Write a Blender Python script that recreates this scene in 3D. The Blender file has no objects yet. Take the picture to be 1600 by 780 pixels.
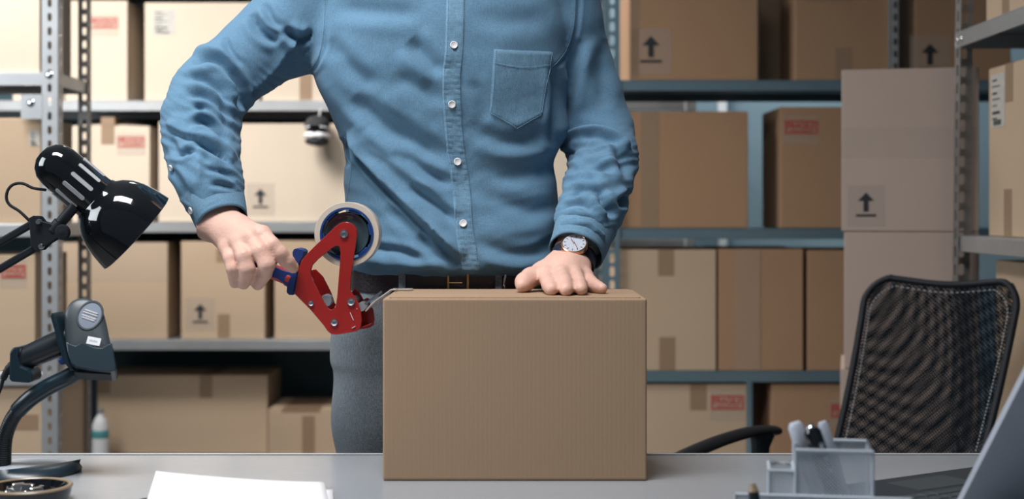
import bpy, bmesh, math, random
import numpy as np
from mathutils import Vector, Matrix, noise
from mathutils.bvhtree import BVHTree
from mathutils.geometry import tessellate_polygon
R = math.radians
random.seed(7)
rng = np.random.default_rng(7)
scene = bpy.context.scene
COL = scene.collection

# ------------------------------------------------------------------ camera
F_PX = 2250.0            # focal length in pixels of the 1600 px wide frame
HOR = 328.0              # row of the horizon
CAM_Z = 1.0986
cd = bpy.data.cameras.new('camera')
cd.sensor_width = 36.0
cd.lens = 36.0 * F_PX / 1600.0
cd.shift_y = -(390.0 - HOR) / 1600.0
cd.clip_start = 0.05
cd.dof.use_dof = True
cd.dof.focus_distance = 2.08
cd.dof.aperture_fstop = 4.2
cam = bpy.data.objects.new('camera', cd)
COL.objects.link(cam)
cam.location = (0, 0, CAM_Z)
cam.rotation_euler = (R(90), 0, 0)
scene.camera = cam

# ------------------------------------------------------------------ light and exposure
scene.view_settings.view_transform = 'Standard'
scene.view_settings.look = 'None'
scene.view_settings.gamma = 1.0
scene.view_settings.use_curve_mapping = False
scene.view_settings.exposure = 0.0
world = bpy.data.worlds.new('world')
scene.world = world
world.use_nodes = True
bg = world.node_tree.nodes['Background']
bg.inputs['Color'].default_value = (0.50, 0.62, 0.75, 1)
bg.inputs['Strength'].default_value = 0.17

def area_light(name, loc, target, sx, sy, power, color, spread=180):
    d = bpy.data.lights.new(name, 'AREA')
    d.shape = 'RECTANGLE'; d.size = sx; d.size_y = sy
    d.energy = power; d.color = color; d.spread = R(spread)
    o = bpy.data.objects.new(name, d)
    COL.objects.link(o)
    o.location = loc
    o.rotation_euler = (Vector(target) - Vector(loc)).to_track_quat('-Z', 'Y').to_euler()
    return o

area_light('window_light_left', (-2.7, 1.5, 1.9), (-0.1, 2.4, 1.15), 1.2, 1.2, 21, (0.88, 0.95, 1.0), 130)
area_light('ceiling_light_back_left', (-1.9, 3.3, 2.85), (-1.4, 5.0, 1.0), 1.6, 0.8, 50, (1.0, 0.98, 0.95), 100)
area_light('ceiling_light_front', (-0.55, 1.25, 2.9), (-0.5, 2.0, 0.9), 1.2, 0.5, 28, (0.97, 0.98, 1.0), 115)
area_light('ceiling_light_right', (1.0, 5.3, 2.9), (1.0, 5.8, 1.0), 1.8, 0.25, 15, (0.85, 0.95, 1.0), 120)
area_light('ceiling_light_aisle', (-0.75, 4.62, 2.95), (0.9, 4.5, 1.1), 1.2, 0.3, 20, (1.0, 0.98, 0.95), 120)

# ------------------------------------------------------------------ projection of photo pixels to points at a distance
def W(px, py, D):
    return Vector(((px - 800.0) * D / F_PX, D, CAM_Z - (py - HOR) * D / F_PX))
def X(px, D): return (px - 800.0) * D / F_PX
def Z(py, D): return CAM_Z - (py - HOR) * D / F_PX

# ------------------------------------------------------------------ materials
def mat(name, color, rough=0.5, metal=0.0, var=0.0, vscale=8.0, bump=0.0, bscale=60.0, coat=0.0, sss=0.0, stretch=(1, 1, 1), spec=0.5):
    m = bpy.data.materials.new(name)
    m.use_nodes = True
    nt = m.node_tree; nd = nt.nodes; lk = nt.links
    p = nd['Principled BSDF']
    c = tuple(color) + (1,)
    p.inputs['Base Color'].default_value = c
    p.inputs['Roughness'].default_value = rough
    p.inputs['Metallic'].default_value = metal
    p.inputs['Specular IOR Level'].default_value = spec
    if coat: p.inputs['Coat Weight'].default_value = coat
    if sss:
        p.inputs['Subsurface Weight'].default_value = sss
        p.inputs['Subsurface Radius'].default_value = (1, 0.35, 0.2)
        p.inputs['Subsurface Scale'].default_value = 0.006
    if var or bump:
        tc = nd.new('ShaderNodeTexCoord'); mp = nd.new('ShaderNodeMapping')
        mp.inputs['Scale'].default_value = stretch
        lk.new(tc.outputs['Object'], mp.inputs['Vector'])
    if var:
        n = nd.new('ShaderNodeTexNoise'); n.inputs['Scale'].default_value = vscale; n.inputs['Detail'].default_value = 4
        lk.new(mp.outputs[0], n.inputs['Vector'])
        mx = nd.new('ShaderNodeMix'); mx.data_type = 'RGBA'
        mx.inputs['A'].default_value = tuple(x * (1 - var) for x in color) + (1,)
        mx.inputs['B'].default_value = tuple(min(1, x * (1 + var)) for x in color) + (1,)
        lk.new(n.outputs['Fac'], mx.inputs['Factor'])
        lk.new(mx.outputs['Result'], p.inputs['Base Color'])
    if bump:
        n2 = nd.new('ShaderNodeTexNoise'); n2.inputs['Scale'].default_value = bscale; n2.inputs['Detail'].default_value = 5
        lk.new(mp.outputs[0], n2.inputs['Vector'])
        b = nd.new('ShaderNodeBump'); b.inputs['Strength'].default_value = bump; b.inputs['Distance'].default_value = 0.002
        lk.new(n2.outputs['Fac'], b.inputs['Height'])
        lk.new(b.outputs[0], p.inputs['Normal'])
    return m

def cardboard(name, color, flute=1.0):
    m = mat(name, color, 0.85, 0, 0.06, 5.0, 0, spec=0.2)
    nt = m.node_tree; nd = nt.nodes; lk = nt.links
    tc = nd.new('ShaderNodeTexCoord')
    w = nd.new('ShaderNodeTexWave'); w.wave_type = 'BANDS'; w.bands_direction = 'X'
    w.inputs['Scale'].default_value = 55; w.inputs['Distortion'].default_value = 0.4
    lk.new(tc.outputs['Object'], w.inputs['Vector'])
    n = nd.new('ShaderNodeTexNoise'); n.inputs['Scale'].default_value = 350
    lk.new(tc.outputs['Object'], n.inputs['Vector'])
    ad = nd.new('ShaderNodeMath'); ad.operation = 'ADD'
    lk.new(w.outputs['Fac'], ad.inputs[0]); lk.new(n.outputs['Fac'], ad.inputs[1])
    b = nd.new('ShaderNodeBump'); b.inputs['Strength'].default_value = 0.06 * flute; b.inputs['Distance'].default_value = 0.001
    lk.new(ad.outputs[0], b.inputs['Height']); lk.new(b.outputs[0], nd['Principled BSDF'].inputs['Normal'])
    return m

def weave(name, ca, cb, scale, bump, rough=0.9, big=0.12, slub=True):
    """woven cloth: fine crossed threads, uneven dye"""
    m = bpy.data.materials.new(name); m.use_nodes = True
    nt = m.node_tree; nd = nt.nodes; lk = nt.links
    p = nd['Principled BSDF']; p.inputs['Roughness'].default_value = rough
    p.inputs['Specular IOR Level'].default_value = 0.15
    p.inputs['Sheen Weight'].default_value = 0.08
    p.inputs['Sheen Roughness'].default_value = 0.5
    tc = nd.new('ShaderNodeTexCoord')
    def nz(sc, st, det=3):
        mp = nd.new('ShaderNodeMapping'); mp.inputs['Scale'].default_value = st
        lk.new(tc.outputs['Object'], mp.inputs['Vector'])
        n = nd.new('ShaderNodeTexNoise'); n.inputs['Scale'].default_value = sc; n.inputs['Detail'].default_value = det
        lk.new(mp.outputs[0], n.inputs['Vector']); return n
    a = nz(scale, (1, 1, 0.08)); b = nz(scale, (0.08, 1, 1)); c = nz(14, (1, 1, 1), 5)
    s1 = nd.new('ShaderNodeMath'); s1.operation = 'ADD'; lk.new(a.outputs['Fac'], s1.inputs[0]); lk.new(b.outputs['Fac'], s1.inputs[1])
    s2 = nd.new('ShaderNodeMath'); s2.operation = 'MULTIPLY_ADD'; lk.new(c.outputs['Fac'], s2.inputs[0]); s2.inputs[1].default_value = big * 4; lk.new(s1.outputs[0], s2.inputs[2])
    mr = nd.new('ShaderNodeMapRange'); lk.new(s2.outputs[0], mr.inputs['Value'])
    mid = 1.0 + big * 2
    mr.inputs['From Min'].default_value = mid - 0.38; mr.inputs['From Max'].default_value = mid + 0.38
    mx = nd.new('ShaderNodeMix'); mx.data_type = 'RGBA'
    mx.inputs['A'].default_value = tuple(ca) + (1,); mx.inputs['B'].default_value = tuple(cb) + (1,)
    lk.new(mr.outputs[0], mx.inputs['Factor']); lk.new(mx.outputs['Result'], p.inputs['Base Color'])
    bp = nd.new('ShaderNodeBump'); bp.inputs['Strength'].default_value = bump; bp.inputs['Distance'].default_value = 0.001
    lk.new(s1.outputs[0], bp.inputs['Height']); lk.new(bp.outputs[0], p.inputs['Normal'])
    return m

def net_material(name, color, pitch, hole, rough=0.5, metal=0.0, skew=0.0, stretch=1.0):
    """a net with real see-through holes, laid out in the sheet's own UVs (in metres)"""
    m = bpy.data.materials.new(name); m.use_nodes = True
    nt = m.node_tree; nd = nt.nodes; lk = nt.links
    p = nd['Principled BSDF']; p.inputs['Base Color'].default_value = tuple(color) + (1,)
    p.inputs['Roughness'].default_value = rough; p.inputs['Metallic'].default_value = metal
    p.inputs['Specular IOR Level'].default_value = 0.1 if metal == 0 else 0.5
    uv = nd.new('ShaderNodeUVMap'); uv.uv_map = 'UVMap'
    sp = nd.new('ShaderNodeSeparateXYZ'); lk.new(uv.outputs[0], sp.inputs[0])
    def M(op, a, b=None, c=None):
        n = nd.new('ShaderNodeMath'); n.operation = op
        for i, v in enumerate((a, b, c)):
            if v is None: continue
            if isinstance(v, (int, float)): n.inputs[i].default_value = v
            else: lk.new(v, n.inputs[i])
        return n.outputs[0]
    u = M('MULTIPLY_ADD', sp.outputs['Y'], skew, sp.outputs['X'])
    cu = M('COSINE', M('MULTIPLY', u, 2 * math.pi / pitch))
    cv = M('COSINE', M('MULTIPLY', sp.outputs['Y'], 2 * math.pi / (pitch * stretch)))
    # staggered holes
    q = M('ADD', cu, cv)
    q = M('ABSOLUTE', q)
    h = M('GREATER_THAN', q, hole)
    tr = nd.new('ShaderNodeBsdfTransparent'); mix = nd.new('ShaderNodeMixShader')
    lk.new(h, mix.inputs[0]); lk.new(p.outputs[0], mix.inputs[1]); lk.new(tr.outputs[0], mix.inputs[2])
    lk.new(mix.outputs[0], nd['Material Output'].inputs['Surface'])
    return m

def film(name, color, alpha, rough=0.15):
    m = bpy.data.materials.new(name); m.use_nodes = True
    p = m.node_tree.nodes['Principled BSDF']
    p.inputs['Base Color'].default_value = tuple(color) + (1,)
    p.inputs['Alpha'].default_value = alpha; p.inputs['Roughness'].default_value = rough
    return m

KRAFT = (0.44, 0.325, 0.225)
M = dict(
    kraft=cardboard('kraft cardboard', KRAFT),
    kraft_light=cardboard('pale kraft cardboard', (0.56, 0.47, 0.375)),
    kraft_brown=cardboard('brown kraft cardboard', (0.34, 0.205, 0.12)),
    kraft_pink=cardboard('pinkish kraft cardboard', (0.44, 0.34, 0.285)),
    kraft_front=cardboard('box kraft cardboard', (0.345, 0.232, 0.148), 1.0),
    tape=mat('brown packing tape', (0.26, 0.17, 0.105), 0.45, 0, 0.05),
    tape_clear=film('clear label film', (0.55, 0.48, 0.43), 0.13),
    red=mat('red print', (0.42, 0.035, 0.025), 0.7, 0, 0.1, 40),
    ink=mat('black print', (0.012, 0.014, 0.016), 0.7),
    label_grey=mat('printed shipping label', (0.42, 0.40, 0.36), 0.6, 0, 0.25, 60),
    galv=mat('galvanised steel', (0.47, 0.48, 0.49), 0.38, 0.75, 0.12, 18, 0.1, 40),
    galv_dark=mat('blue grey steel', (0.135, 0.205, 0.245), 0.42, 0.45, 0.10, 18),
    galv_post=mat('dull steel', (0.30, 0.29, 0.28), 0.45, 0.7, 0.12, 18),
    teal_panel=mat('dark teal back panel', (0.034, 0.072, 0.095), 0.7, 0, 0.1),
    wall=mat('blue grey painted wall', (0.22, 0.31, 0.36), 0.85, 0, 0.04, 3, 0.1, 90),
    floor=mat('grey concrete floor', (0.20, 0.195, 0.185), 0.6, 0, 0.15, 4, 0.2, 30),
    ceiling=mat('off white ceiling', (0.6, 0.6, 0.6), 0.9, 0, 0.03),
    table=mat('grey table laminate', (0.315, 0.33, 0.35), 0.22, 0, 0.04, 60, 0.02, 500, spec=0.6),
    alu=mat('brushed aluminium', (0.80, 0.80, 0.80), 0.35, 0.35, 0.05, 30),
    dark_edge=mat('dark edge band', (0.02, 0.028, 0.035), 0.5),
    black_gloss=mat('glossy black enamel', (0.004, 0.005, 0.007), 0.08, 0, coat=0.6),
    black_plastic=mat('black plastic', (0.010, 0.014, 0.019), 0.35, 0, 0.1, 30),
    black_soft=mat('soft black plastic', (0.006, 0.008, 0.012), 0.55, spec=0.3),
    chrome=mat('chrome', (0.75, 0.76, 0.78), 0.12, 1.0),
    scan_grey=mat('charcoal scanner plastic', (0.040, 0.052, 0.060), 0.42, 0, 0.05, 200),
    scan_blue=mat('blue black rubber', (0.008, 0.021, 0.031), 0.32),
    badge=mat('lilac grey badge', (0.20, 0.23, 0.29), 0.4),
    badge_print=mat('pale badge print', (0.42, 0.43, 0.44), 0.5, 0, 0.15, 90),
    white=mat('white paper', (0.80, 0.80, 0.82), 0.8, 0, 0.01),
    red_metal=mat('red enamelled metal', (0.30, 0.015, 0.012), 0.22, 0.0, 0.08, 30, coat=0.5),
    red_grip=mat('red rubber grip', (0.42, 0.03, 0.03), 0.5),
    blue_grip=mat('navy blue grip', (0.012, 0.035, 0.16), 0.38),
    tape_roll=mat('cream tape roll', (0.58, 0.50, 0.41), 0.30, 0, 0.06, 80),
    hub_blue=mat('blue plastic core', (0.015, 0.05, 0.19), 0.3),
    hub_grey=mat('dark translucent plastic hub', (0.035, 0.055, 0.065), 0.2, 0, 0.2, 20),
    tape_strip=film('clear packing tape', (0.70, 0.64, 0.58), 0.42, 0.12),
    skin=mat('skin', (0.66, 0.40, 0.315), 0.5, 0, 0.10, 28, 0.35, 260, sss=0.12, spec=0.35),
    hair=mat('dark brown hair', (0.02, 0.012, 0.008), 0.6, 0, 0.3, 60, 0.8, 90, stretch=(1, 1, 0.2)),
    shirt=weave('blue chambray', (0.076, 0.162, 0.250), (0.145, 0.262, 0.370), 1300, 0.15, big=0.06),
    shirt_seam=weave('worn blue chambray', (0.082, 0.172, 0.260), (0.180, 0.305, 0.410), 1000, 0.25, big=0.16),
    thread=mat('pale blue thread', (0.22, 0.37, 0.50), 0.8),
    button=mat('white button', (0.68, 0.66, 0.66), 0.35),
    trouser=weave('grey wool', (0.055, 0.068, 0.082), (0.27, 0.30, 0.325), 1500, 0.3, big=0.05),
    belt=mat('dark brown leather', (0.022, 0.014, 0.018), 0.38, 0, 0.2, 50, 0.3, 200),
    brass=mat('aged brass', (0.38, 0.23, 0.10), 0.3, 0.9),
    gold=mat('rose gold', (0.70, 0.38, 0.24), 0.2, 1.0),
    dial=mat('white watch dial', (0.42, 0.44, 0.50), 0.25),
    strap=mat('navy leather strap', (0.010, 0.012, 0.024), 0.5),
    grey_plastic=mat('grey plastic', (0.45, 0.49, 0.54), 0.4, 0, 0.05),
    laptop=mat('silver laptop shell', (0.50, 0.53, 0.60), 0.38, 0.08, 0.02, 20),
    key=mat('black keys', (0.020, 0.026, 0.032), 0.5),
    tan=mat('tan varnished rim', (0.26, 0.19, 0.12), 0.3, 0.0),
    teal=mat('teal plastic', (0.10, 0.36, 0.38), 0.5),
)
M['net_front'] = net_material('black mesh cloth', (0.004, 0.007, 0.011), 0.0066, 1.02, 0.9)
M['net_back'] = net_material('black mesh lining', (0.003, 0.005, 0.009), 0.0079, 0.95, 0.9, skew=0.16, stretch=0.90)
M['wire_net'] = net_material('silver wire net', (0.66, 0.70, 0.76), 0.0036, 0.95, 0.4, 0.3)

# ------------------------------------------------------------------ mesh builder
class MB:
    def __init__(s): s.v = []; s.f = []; s.uv = None
    def add(s, vs, fs, mtx=None):
        o = len(s.v)
        for v in vs:
            v = Vector(v)
            s.v.append(mtx @ v if mtx is not None else v)
        s.f += [tuple(i + o for i in f) for f in fs]
        return s
    def box(s, lo, hi, mtx=None):
        x0, y0, z0 = lo; x1, y1, z1 = hi
        vs = [(x0, y0, z0), (x1, y0, z0), (x1, y1, z0), (x0, y1, z0), (x0, y0, z1), (x1, y0, z1), (x1, y1, z1), (x0, y1, z1)]
        fs = [(3, 2, 1, 0), (4, 5, 6, 7), (0, 1, 5, 4), (1, 2, 6, 5), (2, 3, 7, 6), (3, 0, 4, 7)]
        return s.add(vs, fs, mtx)
    def bar(s, a, b, w, h, up=(0, 0, 1)):
        a = Vector(a); b = Vector(b); d = b - a; L = d.length; d.normalize()
        x = d.cross(Vector(up))
        if x.length < 1e-4: x = d.cross(Vector((1, 0, 0)))
        x.normalize(); u = x.cross(d)
        m = Matrix((x, d, u)).transposed().to_4x4(); m.translation = a
        return s.box((-w / 2, 0, -h / 2), (w / 2, L, h / 2), m)
    def tube(s, pts, r, n=12, caps=True, flat=1.0, up=None):
        pts = [Vector(p) for p in pts]; k = len(pts)
        rs = r if isinstance(r, (list, tuple)) else [r] * k
        t0 = (pts[1] - pts[0]).normalized()
        ref = Vector(up) if up else (Vector((0, 0, 1)) if abs(t0.z) < 0.9 else Vector((1, 0, 0)))
        nx = t0.cross(ref).normalized()
        o = len(s.v)
        for i, p in enumerate(pts):
            t = (pts[min(i + 1, k - 1)] - pts[max(i - 1, 0)]).normalized()
            nx = (nx - t * nx.dot(t)).normalized(); ny = t.cross(nx)
            for j in range(n):
                a = 2 * math.pi * j / n
                s.v.append(p + nx * (math.cos(a) * rs[i]) + ny * (math.sin(a) * rs[i] * flat))
        for i in range(k - 1):
            for j in range(n):
                s.f.append((o + i * n + j, o + i * n + (j + 1) % n, o + (i + 1) * n + (j + 1) % n, o + (i + 1) * n + j))
        if caps:
            s.f.append(tuple(o + j for j in reversed(range(n))))
            s.f.append(tuple(o + (k - 1) * n + j for j in range(n)))
        return s
    def cyl(s, a, b, r, n=20, r2=None):
        return s.tube([a, b], [r, r if r2 is None else r2], n)
    def lathe(s, prof, mtx=None, n=40, close=False):
        """profile of (radius, height) around local Z"""
        vs = []; fs = []; k = len(prof)
        for (r, z) in prof:
            for j in range(n):
                a = 2 * math.pi * j / n
                vs.append((r * math.cos(a), r * math.sin(a), z))
        rng_ = range(k if close else k - 1)
        for i in rng_:
            i2 = (i + 1) % k
            for j in range(n):
                fs.append((i * n + j, i * n + (j + 1) % n, i2 * n + (j + 1) % n, i2 * n + j))
        if not close:
            if prof[0][0] > 1e-6: fs.append(tuple(reversed(range(n))))
            if prof[-1][0] > 1e-6: fs.append(tuple((k - 1) * n + j for j in range(n)))
        return s.add(vs, fs, mtx)
    def prism(s, poly, z0, z1, mtx=None, holes=()):
        """poly in local XY extruded z0..z1, with holes"""
        loops = [list(poly)] + [list(h) for h in holes]
        flat = [p for l in loops for p in l]
        tris = tessellate_polygon([[Vector((p[0], p[1], 0)) for p in l] for l in loops])
        n = len(flat)
        vs = [(p[0], p[1], z0) for p in flat] + [(p[0], p[1], z1) for p in flat]
        fs = [tuple(t) for t in tris] + [tuple(i + n for i in reversed(t)) for t in tris]
        o = 0
        for l in loops:
            m_ = len(l)
            for i in range(m_):
                a, b = o + i, o + (i + 1) % m_
                fs.append((a, b, b + n, a + n))
            o += m_
        return s.add(vs, fs, mtx)
    def grid(s, P, closed_u=False):
        """P[i][j] points"""
        o = len(s.v); nu = len(P); nv = len(P[0])
        for r_ in P:
            for p in r_: s.v.append(Vector(p))
        for i in range(nu - 1 if not closed_u else nu):
            for j in range(nv - 1):
                i2 = (i + 1) % nu
                s.f.append((o + i * nv + j, o + i2 * nv + j, o + i2 * nv + j + 1, o + i * nv + j + 1))
        return s

WMAT = {}
def thing(name, loc=(0, 0, 0), rz=0.0, label=None, cat=None, group=None, kind=None):
    o = bpy.data.objects.new(name, None)
    o.empty_display_size = 0.05
    COL.objects.link(o)
    o.location = loc; o.rotation_euler = (0, 0, rz)
    WMAT[o.name] = Matrix.Translation(loc) @ Matrix.Rotation(rz, 4, 'Z')
    tag(o, label, cat, group, kind)
    return o
def tag(o, label=None, cat=None, group=None, kind=None):
    if label: o['label'] = label
    if cat: o['category'] = cat
    if group: o['group'] = group
    if kind: o['kind'] = kind
    return o
def put(name, mb, m, parent=None, world=False, smooth=False, bevel=0.0, seg=2, solid=0.0, sub=0, angle=35, label=None, fixn=True):
    me = bpy.data.meshes.new(name)
    vs = mb.v
    if world and parent is not None:
        inv = WMAT[parent.name].inverted()
        vs = [inv @ v for v in vs]
    me.from_pydata([tuple(v) for v in vs], [], mb.f)
    if mb.uv:
        ul = me.uv_layers.new(name='UVMap')
        for l in me.loops: ul.data[l.index].uv = mb.uv[l.vertex_index]
    me.validate()
    if fixn:
        bm = bmesh.new(); bm.from_mesh(me)
        bmesh.ops.recalc_face_normals(bm, faces=bm.faces)
        bm.to_mesh(me); bm.free()
    me.materials.append(M[m] if isinstance(m, str) else m)
    o = bpy.data.objects.new(name, me)
    COL.objects.link(o)
    if parent is not None:
        o.parent = parent; WMAT[o.name] = WMAT[parent.name]
    else: WMAT[o.name] = Matrix.Identity(4)
    if bevel:
        b = o.modifiers.new('bevel', 'BEVEL'); b.width = bevel; b.segments = seg; b.limit_method = 'ANGLE'; b.angle_limit = R(30)
    if solid:
        b = o.modifiers.new('solid', 'SOLIDIFY'); b.thickness = solid; b.offset = 0
    if sub:
        b = o.modifiers.new('sub', 'SUBSURF'); b.levels = sub; b.render_levels = sub
    if smooth:
        me.polygons.foreach_set('use_smooth', [True] * len(me.polygons))
        if angle < 180:
            try: me.set_sharp_from_angle(angle=R(angle))
            except Exception: pass
    if label: o['label'] = label
    return o

def frame_at(origin, xdir, zdir):
    """matrix with local X along xdir and local Z along zdir"""
    z = Vector(zdir).normalized(); x = Vector(xdir); x = (x - z * x.dot(z)).normalized(); y = z.cross(x)
    m = Matrix((x, y, z)).transposed().to_4x4(); m.translation = Vector(origin); return m
def crom(pts, n=8):
    pts = [Vector(p) for p in pts]; P = [pts[0] * 2 - pts[1]] + pts + [pts[-1] * 2 - pts[-2]]
    out = []
    for i in range(1, len(P) - 2):
        for k in range(n):
            t = k / n; a, b, c, d = P[i - 1], P[i], P[i + 1], P[i + 2]
            out.append(0.5 * ((2 * b) + (c - a) * t + (2 * a - 5 * b + 4 * c - d) * t * t + (3 * b - a - 3 * c + d) * t ** 3))
    out.append(pts[-1]); return out

_txt = {}
def text_shape(s):
    if s not in _txt:
        cu = bpy.data.curves.new('lettering', 'FONT'); cu.body = s; cu.align_x = 'CENTER'; cu.align_y = 'CENTER'; cu.size = 1.0
        cu.offset = 0.02
        ob = bpy.data.objects.new('lettering', cu); COL.objects.link(ob)
        dg = bpy.context.evaluated_depsgraph_get(); dg.update()
        me = bpy.data.meshes.new_from_object(ob.evaluated_get(dg))
        vs = np.array([v.co[:] for v in me.vertices]); fs = [tuple(p.vertices) for p in me.polygons]
        bpy.data.objects.remove(ob); bpy.data.curves.remove(cu); bpy.data.meshes.remove(me)
        mn = vs.min(0); mxx = vs.max(0)
        vs = (vs - (mn + mxx) / 2) / (mxx - mn + 1e-9)
        _txt[s] = (vs, fs)
    return _txt[s]

# ------------------------------------------------------------------ implicit surfaces (for body and clothes)
class Field:
    def __init__(s, lo, hi, h):
        s.lo = np.array(lo, float); s.h = h
        s.n = np.ceil((np.array(hi) - s.lo) / h).astype(int) + 1
        s.F = np.full(s.n, 1.0, np.float32)
    def sub(s, lo, hi):
        a = np.clip(np.floor((np.array(lo) - s.lo) / s.h).astype(int), 0, s.n)
        b = np.clip(np.ceil((np.array(hi) - s.lo) / s.h).astype(int) + 1, 0, s.n)
        ax = [(s.lo[i] + s.h * np.arange(a[i], b[i])).astype(np.float32) for i in range(3)]
        return (slice(a[0], b[0]), slice(a[1], b[1]), slice(a[2], b[2])), ax[0][:, None, None], ax[1][None, :, None], ax[2][None, None, :]
    def blend(s, sl, d, k):
        A = s.F[sl]
        if k <= 0: s.F[sl] = np.minimum(A, d); return
        hh = np.maximum(k - np.abs(A - d), 0) / k
        s.F[sl] = np.minimum(A, d) - hh * hh * (k * 0.25)
    def cone(s, a, b, ra, rb, k=0.01, flat=None):
        a = np.array(a[:], float); b = np.array(b[:], float); m = max(ra, rb) + k + s.h * 2
        sl, x, y, z = s.sub(np.minimum(a, b) - m, np.maximum(a, b) + m)
        if s.F[sl].size == 0: return
        ba = b - a; L = max(ba @ ba, 1e-12)
        px, py, pz = x - a[0], y - a[1], z - a[2]
        t = np.clip((px * ba[0] + py * ba[1] + pz * ba[2]) / L, 0, 1)
        dx, dy, dz = px - t * ba[0], py - t * ba[1], pz - t * ba[2]
        q = dx * dx + dy * dy + dz * dz
        if flat is not None:                      # flattened along a direction
            n, fct = np.array(flat[0][:], float), flat[1]
            n /= np.linalg.norm(n); e = dx * n[0] + dy * n[1] + dz * n[2]
            q = q + e * e * (fct * fct - 1)
        s.blend(sl, np.sqrt(q) - (ra + t * (rb - ra)), k)
    def chain(s, pts, rs, k=0.01, flat=None):
        for i in range(len(pts) - 1): s.cone(pts[i], pts[i + 1], rs[i], rs[i + 1], k, flat)
    def ell(s, c, r, k=0.01):
        c = np.array(c[:], float); r = np.array(r, float)
        sl, x, y, z = s.sub(c - r - k - 0.01, c + r + k + 0.01)
        q = np.sqrt(((x - c[0]) / r[0]) ** 2 + ((y - c[1]) / r[1]) ** 2 + ((z - c[2]) / r[2]) ** 2)
        s.blend(sl, (q - 1) * r.min(), k)
    def loft(s, secs, k=0.01, n=2.4):
        """secs: (z, cx, cy, a, b) stacked sections"""
        S = np.array(sorted(secs)); z0, z1 = S[0, 0], S[-1, 0]
        lo = [(S[:, 1] - S[:, 3]).min() - 0.06, (S[:, 2] - S[:, 4]).min() - 0.06, z0 - 0.03]
        hi = [(S[:, 1] + S[:, 3]).max() + 0.06, (S[:, 2] + S[:, 4]).max() + 0.06, z1 + 0.03]
        sl, x, y, z = s.sub(lo, hi)
        zz = z.ravel()
        def itp(c):
            v = np.interp(zz, S[:, 0], S[:, c]); 
            ker = np.ones(5) / 5
            if len(v) > 10: v = np.convolve(np.pad(v, 2, mode='edge'), ker, mode='valid')
            return v.astype(np.float32)[None, None, :]
        cx, cy, a, b = itp(1), itp(2), itp(3), itp(4)
        q = ((np.abs(x - cx) / a) ** n + (np.abs(y - cy) / b) ** n) ** (1.0 / n)
        d = (q - 1) * np.minimum(a, b)
        d = np.maximum(d, np.maximum(z0 - z, z - z1))
        s.blend(sl, d.astype(np.float32), k)
    def mesh(s):
        F = s.F; h = s.h
        for sl in ((0,), (-1,)):
            F[sl[0]] = 1; F[:, sl[0]] = 1; F[:, :, sl[0]] = 1
        S = F < 0
        nx, ny, nz = F.shape
        c = np.zeros((nx - 1, ny - 1, nz - 1), np.int8)
        for i in (0, 1):
            for j in (0, 1):
                for k in (0, 1): c += S[i:nx - 1 + i, j:ny - 1 + j, k:nz - 1 + k]
        act = (c > 0) & (c < 8)
        I, J, K = np.nonzero(act)
        idx = np.full(act.shape, -1, np.int32); idx[I, J, K] = np.arange(len(I))
        P = np.zeros((len(I), 3)); C = np.zeros(len(I))
        cs = [(i, j, k) for i in (0, 1) for j in (0, 1) for k in (0, 1)]
        for a in cs:
            for ax in range(3):
                if a[ax]: continue
                b = list(a); b[ax] = 1
                fa = F[I + a[0], J + a[1], K + a[2]]; fb = F[I + b[0], J + b[1], K + b[2]]
                m = (fa < 0) != (fb < 0)
                t = np.where(m, fa / np.where(m, fa - fb, 1), 0)
                p = np.zeros((len(I), 3)); p[:] = a; p[:, ax] += t
                P[m] += p[m]; C[m] += 1
        P /= C[:, None]
        V = s.lo + h * (P + np.stack([I, J, K], 1))
        Q = []
        for ax in range(3):
            o1, o2 = (ax + 1) % 3, (ax + 2) % 3
            lo = [slice(0, None)] * 3; hi = [slice(0, None)] * 3
            lo[ax] = slice(0, -1); hi[ax] = slice(1, None)
            A = S[tuple(lo)]; B = S[tuple(hi)]
            e = np.stack(np.nonzero(A != B), 1)
            e = e[(e[:, o1] > 0) & (e[:, o2] > 0) & (e[:, o1] < F.shape[o1] - 1) & (e[:, o2] < F.shape[o2] - 1)]
            def at(d1, d2):
                q = e.copy(); q[:, o1] += d1; q[:, o2] += d2
                return idx[q[:, 0], q[:, 1], q[:, 2]]
            q = np.stack([at(-1, -1), at(0, -1), at(0, 0), at(-1, 0)], 1)
            flip = ~A[e[:, 0], e[:, 1], e[:, 2]]
            q[flip] = q[flip][:, ::-1]
            Q.append(q)
        Q = np.concatenate(Q)
        return V, Q[(Q >= 0).all(1)]

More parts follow.
